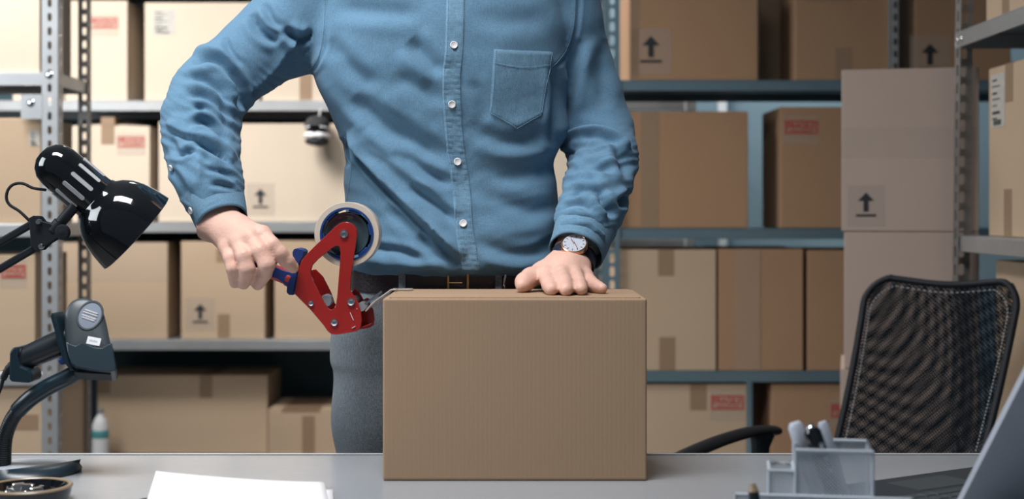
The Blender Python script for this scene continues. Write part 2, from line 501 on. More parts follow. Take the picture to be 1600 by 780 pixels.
def smooth_mesh(V, Q, it=2, lam=0.5):
    n = len(V)
    e = np.concatenate([Q[:, [0, 1]], Q[:, [1, 2]], Q[:, [2, 3]], Q[:, [3, 0]]])
    e = np.concatenate([e, e[:, ::-1]])
    cnt = np.bincount(e[:, 0], minlength=n)[:, None]
    for _ in range(it):
        acc = np.stack([np.bincount(e[:, 0], weights=V[e[:, 1], i], minlength=n) for i in range(3)], 1)
        V = V + lam * (acc / np.maximum(cnt, 1) - V)
    return V
def vnormals(V, Q):
    fn = np.cross(V[Q[:, 2]] - V[Q[:, 0]], V[Q[:, 3]] - V[Q[:, 1]])
    N = np.zeros_like(V)
    for i in range(4):
        for a in range(3): N[:, a] += np.bincount(Q[:, i], weights=fn[:, a], minlength=len(V))
    return N / np.maximum(np.linalg.norm(N, axis=1), 1e-12)[:, None]
def np_mesh(name, V, Q, m, parent):
    me = bpy.data.meshes.new(name)
    if parent is not None:
        inv = np.array(WMAT[parent.name].inverted()); V = V @ inv[:3, :3].T + inv[:3, 3]
    me.vertices.add(len(V)); me.vertices.foreach_set('co', V.astype(np.float32).ravel())
    me.loops.add(len(Q) * 4); me.loops.foreach_set('vertex_index', Q.astype(np.int32).ravel())
    me.polygons.add(len(Q))
    me.polygons.foreach_set('loop_start', np.arange(0, len(Q) * 4, 4, dtype=np.int32))
    me.polygons.foreach_set('use_smooth', np.ones(len(Q), bool))
    me.update(calc_edges=True); me.validate()
    me.materials.append(M[m])
    o = bpy.data.objects.new(name, me); COL.objects.link(o)
    if parent is not None: o.parent = parent; WMAT[o.name] = WMAT[parent.name]
    else: WMAT[o.name] = Matrix.Identity(4)
    return o
# ================================================================== THE SETTING
def struct(name, lo, hi, m):
    o = put(name, MB().box(lo, hi), m); o['kind'] = 'structure'; return o
struct('floor', (-3.6, -0.6, -0.1), (3.6, 6.0, 0.0), 'floor')
struct('wall_back', (-3.6, 5.85, 0), (3.6, 6.0, 3.1), 'wall')
struct('wall_left', (-3.7, -0.6, 0), (-3.6, 6.0, 3.1), 'wall')
struct('wall_right', (3.6, -0.6, 0), (3.7, 6.0, 3.1), 'wall')
struct('ceiling', (-3.6, -0.6, 3.1), (3.6, 6.0, 3.2), 'ceiling')

# ================================================================== SHELVING
def slotted(mb, width, L, pitch, sw, sh, mtx, lead=0.0):
    """a steel flange (local X wide, Z long) with a row of oval slots"""
    n = max(1, int(round(L / pitch))); p = L / n; k = 12
    for i in range(n):
        z0 = i * p; c = (width / 2, z0 + p / 2)
        inner = []; outer = []
        for j in range(k):
            a = 2 * math.pi * (j + 0.5) / k
            ca, sa = math.cos(a), math.sin(a)
            # stadium slot
            r = sw / 2; st = sh / 2 - r
            inner.append((c[0] + r * ca, c[1] + r * sa + (st if sa > 0 else -st)))
            q = max(abs(ca) / (width / 2), abs(sa) / (p / 2))
            outer.append((c[0] + ca / q, c[1] + sa / q))
        vs = [(a_[0], 0, a_[1]) for a_ in outer] + [(a_[0], 0, a_[1]) for a_ in inner]
        fs = [(j, (j + 1) % k, k + (j + 1) % k, k + j) for j in range(k)]
        # corners
        cs = [(0, 0, z0), (width, 0, z0), (width, 0, z0 + p), (0, 0, z0 + p)]
        o = len(vs); vs += cs
        import itertools
        for ci, cc in enumerate(cs):
            best = sorted(range(k), key=lambda j: (outer[j][0] - cc[0]) ** 2 + (outer[j][1] - cc[2]) ** 2)
            # two ring neighbours that straddle the corner
            a1 = math.atan2(cc[2] - c[1], cc[0] - c[0])
            jj = int(math.floor((a1 / (2 * math.pi)) * k - 0.5)) % k
            fs.append((jj, o + ci, (jj + 1) % k))
        mb.add(vs, fs, mtx)

def upright(unit, x, y, h, sx, sy, w=0.038, m='galv', pitch=0.0365, sw=0.011, sh=0.022, lean=0.0, w2=None):
    """L-shaped slotted post with its corner at x,y; flanges run to sx along X and sy along Y"""
    mb = MB()
    sl = Matrix(((1, lean, 0, 0), (0, 1, 0, 0), (0, 0, 1, 0), (0, 0, 0, 1)))
    shear = Matrix(((1, 0, lean, 0), (0, 1, 0, 0), (0, 0, 1, 0), (0, 0, 0, 1)))
    T = Matrix.Translation((x, y, 0)) @ shear
    slotted(mb, w, h, pitch, sw, sh, T @ Matrix.Diagonal((sx, 1, 1, 1)))
    slotted(mb, w2 or w, h, pitch, sw, sh, T @ Matrix(((0, 1, 0, 0), (sy, 0, 0, 0), (0, 0, 1, 0), (0, 0, 0, 1))))
    return put('upright', mb, m, unit, world=True, solid=0.0018)

def shelf(unit, x0, x1, y0, y1, ztop, lip=0.034, m='galv'):
    mb = MB()
    t = 0.002
    mb.box((x0, y0, ztop - 0.003), (x1, y1, ztop))
    mb.box((x0, y0, ztop - lip), (x1, y0 + t, ztop - 0.003)); mb.box((x0, y1 - t, ztop - lip), (x1, y1, ztop - 0.003))
    mb.box((x0, y0 + t, ztop - lip), (x0 + t, y1 - t, ztop - 0.003)); mb.box((x1 - t, y0 + t, ztop - lip), (x1, y1 - t, ztop - 0.003))
    mb.box((x0 + t, y0 + t, ztop - lip), (x1 - t, y0 + 0.014, ztop - lip + t))
    mb.box((x0 + t, (y0 + y1) / 2 - 0.02, ztop - 0.02), (x1 - t, (y0 + y1) / 2 + 0.02, ztop - 0.003))
    return put('shelf_board', mb, m, unit, world=True, bevel=0.0012, seg=1)

def rivets(unit, pts, m='chrome', r=0.006):
    for p, d in pts:
        mb = MB().lathe([(0.0, 0.003), (r * 0.6, 0.0026), (r, 0.001), (r, 0)][::-1], frame_at(p, (0, 0, 1), d), 14)
        put('bolt', mb, m, unit, world=True, smooth=True)

# --- far left unit against the dark panel
LD = 5.0
LZ = [Z(720, LD), Z(531, LD), Z(347, LD), Z(157, LD), Z(-27, LD)]
U1 = thing('shelving_unit', (-0.85, LD + 0.22, 0), 0, 'long steel shelving unit with a dark teal back panel, behind the man on the left', 'shelf')
for z in LZ: shelf(U1, -2.0, 0.30, LD, LD + 0.46, z, 0.036)
put('back_panel', MB().box((-2.02, LD + 0.47, 0), (0.32, LD + 0.485, LZ[-1] + 0.02)), 'teal_panel', U1, world=True)
for xx, sx in ((-2.04, 1), (0.34, -1)):
    upright(U1, xx, LD - 0.004, LZ[-1] + 0.05, sx, 1)
    upright(U1, xx, LD + 0.468, LZ[-1] + 0.05, sx, -1)

# --- near left unit
ND = 3.75
NZ = [Z(700, ND) - 0.02, Z(583, ND), Z(350, ND), Z(113, ND), Z(-110, ND)]
U2 = thing('shelving_unit', (-1.75, ND + 0.15, 0), 0, 'galvanised slotted-post shelving unit at the left edge, behind the desk lamp', 'shelf')
nx1 = X(90, ND)
for z in NZ[1:]: shelf(U2, -2.3, nx1 - 0.003, ND + 0.006, ND + 0.296, z, 0.034)
shelf(U2, -2.3, nx1 - 0.003, ND + 0.006, ND + 0.296, 0.10, 0.034)
for xx, sx in ((-2.305, 1), (nx1, -1)):
    upright(U2, xx, ND, 1.95, sx, 1, 0.041)
    upright(U2, xx, ND + 0.2966, 1.95, sx, -1, 0.036, m='galv_post')
bp = MB().box((X(33, ND), ND - 0.002, Z(186, ND)), (X(66, ND), ND + 0.001, Z(148, ND)))
put('gusset_plate', bp, 'galv', U2, world=True)
rivets(U2, [(W(48, 161, ND - 0.002), (0, -1, 0)), (W(77, 117, ND - 0.001), (0, -1, 0)), (W(77, 600, ND - 0.001), (0, -1, 0))], r=0.010)

# --- right hand unit behind the man
RD = 4.3
RZ = [0.12, Z(581, RD), Z(357, RD), Z(125, RD), Z(-110, RD)]
U3 = thing('shelving_unit', (0.9, RD + 0.22, 0), 0, 'blue grey steel shelving unit full of brown cartons, right of the man', 'shelf')
rx0 = X(944, RD)
for z in RZ: shelf(U3, rx0 + 0.004, 1.135, RD + 0.006, RD + 0.45, z, 0.032, 'galv_dark')
for z in RZ: shelf(U3, 1.155, 2.3, RD + 0.006, RD + 0.45, z, 0.032, 'galv_dark')
upright(U3, rx0, RD, 1.95, 1, 1, 0.046, m='galv_dark', pitch=0.041, sw=0.017, sh=0.030)
upright(U3, rx0, RD + 0.456, 1.95, 1, -1, 0.030, m='galv_dark', pitch=0.041, sw=0.012, sh=0.026)
upright(U3, 1.1365, RD, 1.95, 1, 1, 0.017, m='galv', w2=0.035)
upright(U3, 1.1365, RD + 0.456, 1.95, 1, -1, 0.017, m='galv_dark', w2=0.035)
upright(U3, 2.305, RD, 1.95, -1, 1, 0.038, m='galv_dark')
# rear rail with its clip and bracket
yb = 5.3
U4 = thing('wall_rail', (X(1020, yb), yb + 0.02, Z(163, yb)), 0, 'pale steel rail on the wall, seen just under the upper right shelf', 'rail')
put('rail', MB().box((X(930, yb), yb, Z(172, yb)), (X(1072, yb), yb + 0.03, Z(152, yb))), 'galv', U4, world=True, bevel=0.003)
put('bracket', MB().box((X(1070, yb), yb - 0.004, Z(174, yb)), (X(1088, yb), yb + 0.55, Z(150, yb))), 'galv', U4, world=True, bevel=0.003)
U5 = thing('wall_rail', (X(1040, yb), yb + 0.02, Z(385, yb)), 0, 'pale steel rail on the wall, seen just under the middle right shelf', 'rail')
put('rail', MB().box((X(930, yb), yb, Z(392, yb)), (X(1075, yb), yb + 0.03, Z(374, yb))), 'galv', U5, world=True, bevel=0.003)
put('bracket', MB().box((X(1070, yb), yb - 0.004, Z(394, yb)), (X(1086, yb), yb + 0.55, Z(373, yb))), 'galv', U5, world=True, bevel=0.003)
U6 = thing('wall_conduit', (X(1131, 5.8), 5.84, Z(420, 5.8)), 0, 'thin white conduit running down the wall between the right shelves', 'pipe')
put('conduit', MB().box((X(1124, 5.8), 5.81, 0.9), (X(1137, 5.8), 5.85, 2.6)), 'white', U6, world=True, bevel=0.004)

# --- near right unit, end-on
PD = 3.4
PX_ = X(1489, PD)
PZ = [0.10, 0.56, Z(368, PD), Z(52, PD)]
U7 = thing('shelving_unit', (1.5, 3.18, 0), 0, 'galvanised slotted-post shelving unit at the right edge, behind the mesh chair', 'shelf')
for z in PZ: shelf(U7, PX_ + 0.004, 2.0, 2.755, PD - 0.004, z, 0.037)
lean = 0.012
upright(U7, PX_ - 0.012, PD, 2.0, 1, -1, 0.040, m='galv_post', pitch=0.0425, sw=0.013, sh=0.028, lean=lean)
upright(U7, PX_, 2.75, 2.0, 1, 1, 0.04, m='galv', pitch=0.0425, sw=0.013, sh=0.028)
upright(U7, 2.01, PD, 2.0, -1, -1, 0.04)
upright(U7, 2.01, 2.75, 2.0, -1, 1, 0.04)
rivets(U7, [((PX_ + 0.003, 3.375, Z(380, 3.4)), (-1, 0, 0)), ((PX_ + 0.003, 3.375, Z(66, 3.4)), (-1, 0, 0)), ((PX_ + 0.003, 3.345, Z(66, 3.4)), (-1, 0, 0))], r=0.006)

# ================================================================== CARTONS
def carton_body(w, d, h, bulge=0.0, ins=0.001):
    mb = MB()
    nx_, ny_ = 8, 8
    # walls
    mb.box((-w / 2, 0, 0), (w / 2, d, h - 0.0012))
    # two long flaps meeting in the middle of the depth, slightly lifted
    g = 0.0012
    def flap(x0, x1):
        P = []
        for i in range(nx_ + 1):
            row = []
            for j in range(ny_ + 1):
                x = x0 + (x1 - x0) * i / nx_; y = ins + (d - 2 * ins) * j / ny_
                z = h - 0.0002 + bulge * math.sin(math.pi * j / ny_) * math.sin(math.pi * (x + w / 2) / w)
                row.append((x, y, z))
            P.append(row)
        return P
    for x0, x1 in ((-w / 2 + ins / 2, -g), (g, w / 2 - ins / 2)):
        P = flap(x0, x1); mb.grid(P)
        Q = [[(p[0], p[1], h - 0.0012) for p in r_] for r_ in P]
        # skirts
        ring = [P[i][0] for i in range(nx_ + 1)] + [P[nx_][j] for j in range(1, ny_ + 1)] + [P[i][ny_] for i in range(nx_ - 1, -1, -1)] + [P[0][j] for j in range(ny_ - 1, 0, -1)]
        low = [(p[0], p[1], h - 0.0012) for p in ring]
        o = len(mb.v); n = len(ring)
        mb.add(ring + low, [(i, (i + 1) % n, (i + 1) % n + n, i + n) for i in range(n)])
        mb.add([(x0, ins, h - 0.0012), (x1, ins, h - 0.0012), (x1, d - ins, h - 0.0012), (x0, d - ins, h - 0.0012)], [(0, 1, 2, 3)])
    return mb

def carton(label, x0, x1, y, d, z, h, m='kraft', feats=(), group=None, rz=0.0, bulge=0.0, name='cardboard_box', loc=None):
    """front face at distance y spanning x0..x1; local origin at the bottom centre of the front"""
    w = x1 - x0
    c = thing(name, loc or ((x0 + x1) / 2, y, z), rz, label, 'box', group)
    put('carton', carton_body(w, d, h, bulge), m, c, bevel=0.0022, seg=2)
    for ft in feats:
        k = ft[0]
        if k == 'seam':       # tape along the top seam and down the front
            _, u0, u1, drop = ft
            mb = MB()
            mb.box((u0 - w / 2, -0.0006, h - drop), (u1 - w / 2, 0.0002, h + 0.0008))
            mb.box((u0 - w / 2, -0.0006, h), (u1 - w / 2, d * 0.98, h + 0.0012 + bulge))
            put('packing_tape', mb, 'tape', c)
        elif k == 'tape':     # strip on the front face
            _, u0, u1, v0, v1 = ft[:5]
            mm = ft[5] if len(ft) > 5 else 'tape'
            put('packing_tape', MB().box((u0 - w / 2, -0.0007, v0), (u1 - w / 2, 0.0002, v1)), mm, c)
        elif k == 'fragile':
            _, u0, u1, v0, v1 = ft
            W_ = u1 - u0; H_ = v1 - v0; cx = (u0 + u1) / 2 - w / 2; cz = (v0 + v1) / 2
            fl = put('fragile_label', MB().box((u0 - w / 2 - 0.004, -0.0007, v0 - H_ * 0.8), (u1 - w / 2 + 0.004, -0.0001, v1 + H_ * 0.35)), 'tape_clear', c, label='clear film label with a red printed warning')
            mb = MB(); y0, y1 = -0.0016, -0.0008; t = H_ * 0.10
            mb.box((cx - W_ / 2, y0, cz + H_ / 2 - t), (cx + W_ / 2, y1, cz + H_ / 2)); mb.box((cx - W_ / 2, y0, cz - H_ / 2), (cx + W_ / 2, y1, cz - H_ / 2 + t))
            mb.box((cx - W_ / 2, y0, cz - H_ / 2 + t), (cx - W_ / 2 + t, y1, cz + H_ / 2 - t)); mb.box((cx + W_ / 2 - t, y0, cz - H_ / 2 + t), (cx + W_ / 2, y1, cz + H_ / 2 - t))
            mb.box((cx - W_ * 0.36, y0, cz - H_ * 0.31), (cx + W_ * 0.36, y1, cz - H_ * 0.24))
            vs, fs = text_shape('FRAGILE')
            mt = Matrix.Translation((cx, y0, cz + H_ * 0.10)) @ Matrix(((W_ * 0.84, 0, 0, 0), (0, 0, 0, 0), (0, H_ * 0.46, 0, 0), (0, 0, 0, 1)))
            mb.add([tuple(v) for v in vs], fs, mt)
            put('warning_print', mb, 'red', fl, fixn=False)
        elif k == 'arrow':
            _, uc, vc, s = ft[:4]
            cx = uc - w / 2
            fl = put('arrow_label', MB().box((cx - s * 0.75, -0.0007, vc - s * 0.85), (cx + s * 0.75, -0.0001, vc + s * 0.85)), 'tape_clear', c, label='clear film label with a black upright arrow')
            y0, y1 = -0.0016, -0.0008
            ar = [(-0.10, -0.22), (0.10, -0.22), (0.10, 0.22), (0.32, 0.22), (0, 0.56), (-0.32, 0.22), (-0.10, 0.22)]
            mt = Matrix.Translation((cx, 0, vc)) @ Matrix(((s, 0, 0, 0), (0, 0, -1, 0), (0, s, 0, 0), (0, 0, 0, 1)))
            mb = MB().prism(ar, 0.0008, 0.0016, mt)
            mb.box((cx - s * 0.40, y0, vc - s * 0.42), (cx + s * 0.40, y1, vc - s * 0.33))
            put('arrow_print', mb, 'ink', fl)
        elif k == 'ship':
            _, u0, u1, v0, v1 = ft
            fl = put('shipping_label', MB().box((u0 - w / 2, -0.0007, v0), (u1 - w / 2, -0.0001, v1)), 'label_grey', c, label='grey printed shipping label')
            mb = MB(); H_ = v1 - v0; W_ = u1 - u0
            for i in range(7):
                hh = (0.03, 0.02, 0.04, 0.02, 0.02, 0.05, 0.03)[i]; v = v1 - H_ * (0.10 + 0.12 * i)
                mb.box((u0 - w / 2 + W_ * 0.12, -0.0014, v - H_ * hh), (u0 - w / 2 + W_ * (0.45 + 0.07 * ((i * 3) % 6)), -0.0008, v))
            for i in range(9):
                mb.box((u0 - w / 2 + W_ * (0.2 + 0.065 * i), -0.0014, v0 + H_ * 0.04), (u0 - w / 2 + W_ * (0.2 + 0.065 * i + 0.03), -0.0008, v0 + H_ * 0.14))
            put('label_print', mb, 'ink', fl)
    return c

def cpx(label, p0, p1, ptop, D, d, z, m='kraft', px_feats=(), group=None, bulge=0.0, x1w=None):
    """carton from photo columns/rows of its front at distance D"""
    x0, x1 = X(p0, D), X(p1, D); h = Z(ptop, D) - z
    s = D / F_PX; fs = []
    for f in px_feats:
        if f[0] == 'seam': fs.append(('seam', (f[1] - p0) * s, (f[2] - p0) * s, (f[3] - ptop) * s))
        elif f[0] in ('tape',): fs.append(('tape', (f[1] - p0) * s, (f[2] - p0) * s, Z(f[4], D) - z, Z(f[3], D) - z) + tuple(f[5:]))
        elif f[0] in ('fragile', 'ship'): fs.append((f[0], (f[1] - p0) * s, (f[2] - p0) * s, Z(f[4], D) - z, Z(f[3], D) - z))
        elif f[0] == 'arrow': fs.append(('arrow', (f[1] - p0) * s, Z(f[2], D) - z, f[3] * s))
    return carton(label, x0, x1, D, d, z, h, m, fs, group, bulge=bulge)

e = 0.001
L = LD + 0.02
# top row of the far left unit
G1 = 'cartons on the upper left shelf'
cpx('tall pale carton with a red warning label, upper left, right of the slotted posts', 102, 199, 1, L, 0.40, LZ[3] + e, 'kraft_light', [('fragile', 140, 184, 28, 44)], G1)
cpx('pale carton at the far upper left, mostly behind the front slotted post', 20, 99, -10, L, 0.40, LZ[3] + e, 'kraft_light', [], G1)
cpx('wide pale carton with a grey shipping label, upper left beside the man\'s elbow', 226, 404, 4, L, 0.38, LZ[3] + e, 'kraft_light', [('ship', 238, 274, 15, 54)], G1)
cpx('pale carton seen under the man\'s right armpit, taped down its front', 410, 540, 10, L, 0.38, LZ[3] + e, 'kraft_light', [('tape', 468, 488, 100, 157)], G1)
# second row
G2 = 'cartons on the middle left shelf'
cpx('bulging pale carton with red warning label and tape, behind the top of the desk lamp', 92, 234, 197, L, 0.40, LZ[2] + e, 'kraft_light', [('seam', 158, 179, 226), ('fragile', 184, 226, 214, 230)], G2, bulge=0.03)
cpx('small pale carton half hidden behind the man\'s right sleeve', 248, 361, 190, L, 0.38, LZ[2] + e, 'kraft_light', [], G2)
cpx('wide pale carton with an up arrow, under the shoe and above the gripping hand', 374, 556, 193, L, 0.38, LZ[2] + e, 'kraft_light', [('arrow', 407, 312, 30)], G2)
cpx('pale carton glimpsed between the man\'s left arm and his side', 700, 905, 193, L, 0.38, LZ[2] + e, 'kraft_light', [], G2)
# third row
G3 = 'cartons on the lower left shelf'
cpx('wide tan carton behind the lamp shade and scanner head, half as dark at its top', 84, 262, 379, L, 0.40, LZ[1] + e, 'kraft', [('tape', 84, 262, 379, 441, 'tape_clear')], G3)
cpx('tan carton with up arrow and tape strip, below the gripping hand', 283, 414, 377, L, 0.36, LZ[1] + e, 'kraft', [('arrow', 313, 492, 30), ('tape', 340, 359, 491, 528), ('tape', 338, 352, 388, 410)], G3)
cpx('tan carton seen through and below the red tape dispenser', 429, 560, 376, L, 0.36, LZ[1] + e, 'kraft', [], G3)
# bottom row
G4 = 'cartons on the bottom left shelf'
cpx('long brown carton with two tape strips, just above the table\'s rear edge at left', 152, 418, 587, L + 0.12, 0.30, LZ[0] + e, 'kraft', [('seam', 312, 332, 622), ('tape', 152, 172, 587, 615)], G4)
cpx('low tan carton with a tape strip, beside the man\'s trouser leg', 419, 560, 640, L + 0.02, 0.34, LZ[0] + e, 'kraft', [('tape', 472, 492, 650, 720), ('seam', 440, 500, 645)], G4)

# near left unit
N = ND + 0.02
G5 = 'cartons on the near left shelves'
def nearleft(label, p0, p1, ptop, z, d, feats, m='kraft'): cpx(label, p0, p1, ptop, N, d, z + e, m, feats, G5)
nearleft('pale carton on the top shelf at the left edge, left of the slotted post', -150, 62, -60, NZ[3], 0.27, [], 'kraft_light')
nearleft('carton with a small dark label, left edge under the top shelf', -150, 64, 184, NZ[2], 0.27, [('ship', 46, 62, 204, 228)])
nearleft('carton with a red warning label, left edge behind the lamp arms', -120, 55, 398, NZ[1], 0.27, [('fragile', 2, 40, 414, 434)])
nearleft('lowest carton at left, taped on its side, behind the scanner gooseneck', -80, 88, 603, 0.10, 0.27, [('tape', 20, 60, 648, 672)])

# right unit
Q_ = RD + 0.02
G6 = 'cartons on the upper right shelf'
cpx('brown carton with a black up arrow, upper right beside the man\'s shoulder', 985, 1184, -30, Q_, 0.42, RZ[3] + e, 'kraft_brown', [('arrow', 1017, 80, 42), ('tape', 985, 998, -30, 122)], G6)
cpx('slim carton standing back between two upper right cartons', 1187, 1330, -40, Q_ + 0.29, 0.13, RZ[3] + e, 'kraft', [], G6)
cpx('brown carton with a tape square at its lower right, top right shelf', 1243, 1389, -30, Q_, 0.25, RZ[3] + e, 'kraft_brown', [('tape', 1305, 1329, 75, 125), ('tape', 1256, 1330, -30, 2)], G6)
cpx('brown carton with up arrow rising behind the pink stack', 1430, 1580, -30, Q_, 0.30, RZ[3] + e, 'kraft_brown', [('arrow', 1453, 92, 42)], G6)
G7 = 'cartons on the middle right shelf'
cpx('wide brown carton with a broad vertical tape band, beside the man\'s left elbow', 962, 1169, 174, Q_, 0.40, RZ[2] + e, 'kraft_brown', [('tape', 1001, 1029, 174, 356)], G7)
cpx('brown carton with a red warning label, left of the pink stack', 1220, 1372, 167, Q_, 0.32, RZ[2] + e, 'kraft_brown', [('fragile', 1226, 1277, 188, 209)], G7)
G8 = 'cartons on the lower right shelf'
cpx('brown carton with tape at top and bottom centre, right of the resting hand', 966, 1119, 390, Q_, 0.36, RZ[1] + e, 'kraft', [('seam', 1028, 1053, 431), ('tape', 1030, 1055, 527, 579)], G8)
cpx('brown carton with a vertical seam down its middle, lower right shelf', 1123, 1255, 389, Q_, 0.36, RZ[1] + e, 'kraft_brown', [('tape', 1148, 1187, 389, 579, 'tape_clear'), ('tape', 1187, 1189, 389, 579)], G8)
cpx('brown carton tucked against the pink stack, lower right shelf', 1262, 1389, 391, Q_, 0.36, RZ[1] + e, 'kraft_brown', [], G8)
G9 = 'cartons on the bottom right shelf'
cpx('brown carton with red warning label above the chair armrest', 962, 1167, 600, Q_, 0.40, RZ[0] + e, 'kraft', [('fragile', 1111, 1162, 618, 640), ('tape', 1078, 1104, 600, 641)], G9)
cpx('brown carton with a red warning label partly behind the mesh chair', 1206, 1356, 600, Q_, 0.36, RZ[0] + e, 'kraft_brown', [('fragile', 1298, 1348, 631, 652)], G9)

# pinkish stack standing on the floor
SD = 3.5
G10 = 'stack of pinkish cartons'
zs = [0.0, Z(780, SD) * 1.0, Z(577, SD), Z(362, SD), Z(109, SD)]
sx = X(1530, SD)
def stack(label, p0, z0, z1, feats=()):
    x0 = X(p0, SD); s = SD / F_PX; fs = []; s *= 1.0
    for f in feats:
        if f[0] == 'arrow': fs.append(('arrow', (f[1] - p0) * s, Z(f[2], SD) - z0, f[3] * s))
        else: fs.append(('tape', (f[1] - p0) * s, (f[2] - p0) * s, Z(f[4], SD) - z0, Z(f[3], SD) - z0) + tuple(f[5:]))
    # turned a little so that only the front shows: the front left corner stays at x0, SD
    ang = R(-13.2); w = (0.3244 * SD - x0) / (math.cos(ang) - 0.3244 * math.sin(ang))
    carton(label, 0, w, SD, 0.36, z0 + e, z1 - z0 - e, 'kraft_pink', fs, G10, rz=ang,
           loc=(x0 + math.cos(ang) * w / 2, SD + math.sin(ang) * w / 2, z0 + e))
stack('bottom carton of the pinkish stack, on the floor', 1312, zs[0], zs[1])
stack('pinkish carton next to the lowest, seen left of the mesh chair near the table', 1313, zs[1], zs[2])
stack('plain pinkish carton second from the top of the stack, left of the chair back', 1319, zs[2], zs[3])
stack('large pinkish carton with arrow label on top of the stack, behind the chair', 1315, zs[3], zs[4], [('arrow', 1352, 323, 38), ('tape', 1315.2, 1518, 201, 248, 'tape_clear')])

# near right unit: boxes turned so that their taped ends face the aisle
G11 = 'cartons on the near right shelves'
def side(label, xx, y_near, y_far, z0, ptop, feats, dd=0.34):
    h = Z(ptop, y_far) - z0
    w = y_far - y_near
    carton(label, 0, w, 0, dd, z0, h, 'kraft', feats, G11, rz=R(-90), loc=(xx, (y_near + y_far) / 2, z0))
xx = 1.090
def uu(px, yf): return yf - xx * F_PX / (px - 800.0)      # distance from the far edge
yf = xx * F_PX / 745.0
side('carton with shipping label and curling tape, right edge between the steel shelves', xx, 2.80, yf, PZ[2] + e, 108,
     [('seam', uu(1571, yf), uu(1583, yf), 0.085), ('tape', uu(1569, yf), uu(1581, yf), 0.0, 0.105), ('ship', uu(1549, yf), uu(1570, yf), 0.245, 0.365)])
yf1 = xx * F_PX / 741.0
side('carton on the topmost right shelf, in the upper right corner', xx, 2.80, yf1, PZ[3] + e, -120, [('tape', uu(1566, yf1), uu(1577, yf1), 0.0, 0.09)])
yf2 = xx * F_PX / 756.0
side('carton below the right hand steel shelf, above the chair back', xx, 2.80, yf2, PZ[1] + e, 406, [])

# shoe resting on the wide carton behind the man
sh = thing('sneaker', (X(500, 5.0), 5.0, Z(193, 5.0)), 0, 'small black and white sneaker hanging under the shelf, in front of the arrow carton', 'shoe')
tl = Matrix.Translation((0, -0.092, Z(228, 4.92) - Z(193, 5.0))) @ Matrix.Diagonal((1, 0.5, 1, 1))
def shoe_part(name, w0, z0, hf, m):
    P = []
    for i in range(15):
        t = i / 14.0; y = -0.085 + 0.25 * t
        ww = w0 * max(0.05, math.sin(math.pi * (0.06 + 0.88 * t))) ** 0.45
        hh = hf(t)
        P.append([tl @ Vector((ww * math.cos(a), y, z0 + hh * (0.5 + 0.5 * math.sin(a)))) for a in [2 * math.pi * j / 18 for j in range(19)]])
    mb = MB().grid(P); n = 19
    mb.f.append(tuple(range(18))); mb.f.append(tuple(14 * n + j for j in range(18)))
    return put(name, mb, m, sh, smooth=True, angle=80)
shoe_part('outsole', 0.042, 0.0, lambda t: 0.030, 'ink')
shoe_part('midsole', 0.047, 0.022, lambda t: 0.026, 'white')
shoe_part('upper', 0.043, 0.042, lambda t: 0.030 + 0.032 * min(1, t * 2.0), 'black_soft')
shoe_part('toe_stripe', 0.0445, 0.056, lambda t: 0.012, 'white')
put('lace', MB().tube(crom([tl @ Vector((0.0, 0.07, 0.098)), tl @ Vector((0.004, 0.10, 0.11)), (0.002, -0.006, LZ[3] - 0.030 - Z(193, 5.0))], 5), 0.0018, 8), 'white', sh, smooth=True)

# pale packet with a teal band
pk = thing('spray_bottle', (X(157, 5.06), 5.06, LZ[0] + 0.0005), 0, 'small pale bottle with a teal band, lower left beside the long carton', 'bottle')
put('bottle_body', MB().lathe([(0.022, 0), (0.028, 0.004), (0.028, 0.115), (0.020, 0.135), (0.010, 0.150), (0.010, 0.158)], None, 24), 'white', pk, smooth=True)
put('band', MB().lathe([(0.0283, 0.070), (0.0292, 0.072), (0.0292, 0.096), (0.0283, 0.098)], None, 24), 'teal', pk, smooth=True)
put('nozzle', MB().lathe([(0.011, 0.156), (0.011, 0.170), (0.004, 0.176)], None, 16), 'galv', pk, smooth=True)

# ================================================================== TABLE
TZ = 0.75
T = thing('work_table', (0.1, 1.62, 0), 0, 'grey laminate packing table with a pale metal rear edge', 'table')
tx0, tx1, ty0, ty1 = X(14, 2.055), 1.25, 1.15, 2.05
tt = MB().box((tx0, ty0, TZ - 0.028), (tx1, ty1, TZ))
put('tabletop', tt, 'table', T, world=True, bevel=0.0015)
put('edge_strip', MB().box((tx0, ty1 + 0.0005, TZ - 0.029), (tx1, ty1 + 0.006, TZ + 0.0012)), 'alu', T, world=True, bevel=0.0012, label='pale metal strip along the rear edge')
put('edge_strip', MB().box((tx0 - 0.006, ty0, TZ - 0.029), (tx0 - 0.0005, ty1 + 0.006, TZ + 0.0012)), 'alu', T, world=True, bevel=0.0012, label='pale metal strip along the left edge')
put('seal', MB().box((tx0 + 0.001, ty1 - 0.004, TZ - 0.0005), (tx1, ty1 - 0.0005, TZ + 0.0005)), 'dark_edge', T, world=True, label='dark line inside the metal strip')
for lx in (tx0 + 0.05, tx1 - 0.05):
    for ly in (ty0 + 0.05, ty1 - 0.05):
        put('leg', MB().box((lx - 0.02, ly - 0.02, 0), (lx + 0.02, ly + 0.02, TZ - 0.029)), 'galv_dark', T, world=True, bevel=0.003)

# ================================================================== THE BOX BEING TAPED
bx0, bx1 = X(598, 1.85), X(1011, 1.85)
BH = Z(465, 1.85) - TZ
BD = 0.205
B = thing('shipping_carton', ((bx0 + bx1) / 2, 1.85, TZ + 0.0005), 0, 'large closed brown carton on the table under the man\'s flat hand', 'box')
bw = bx1 - bx0
bm_ = carton_body(BD, bw, BH - 0.0005, 0.0, 0.008)          # the top seam runs along the length of the box
_rot = Matrix.Translation((-bw / 2, BD / 2, 0)) @ Matrix.Rotation(R(-90), 4, 'Z')
bm_.v = [_rot @ v for v in bm_.v]
put('carton', bm_, 'kraft_front', B, bevel=0.003, seg=3)
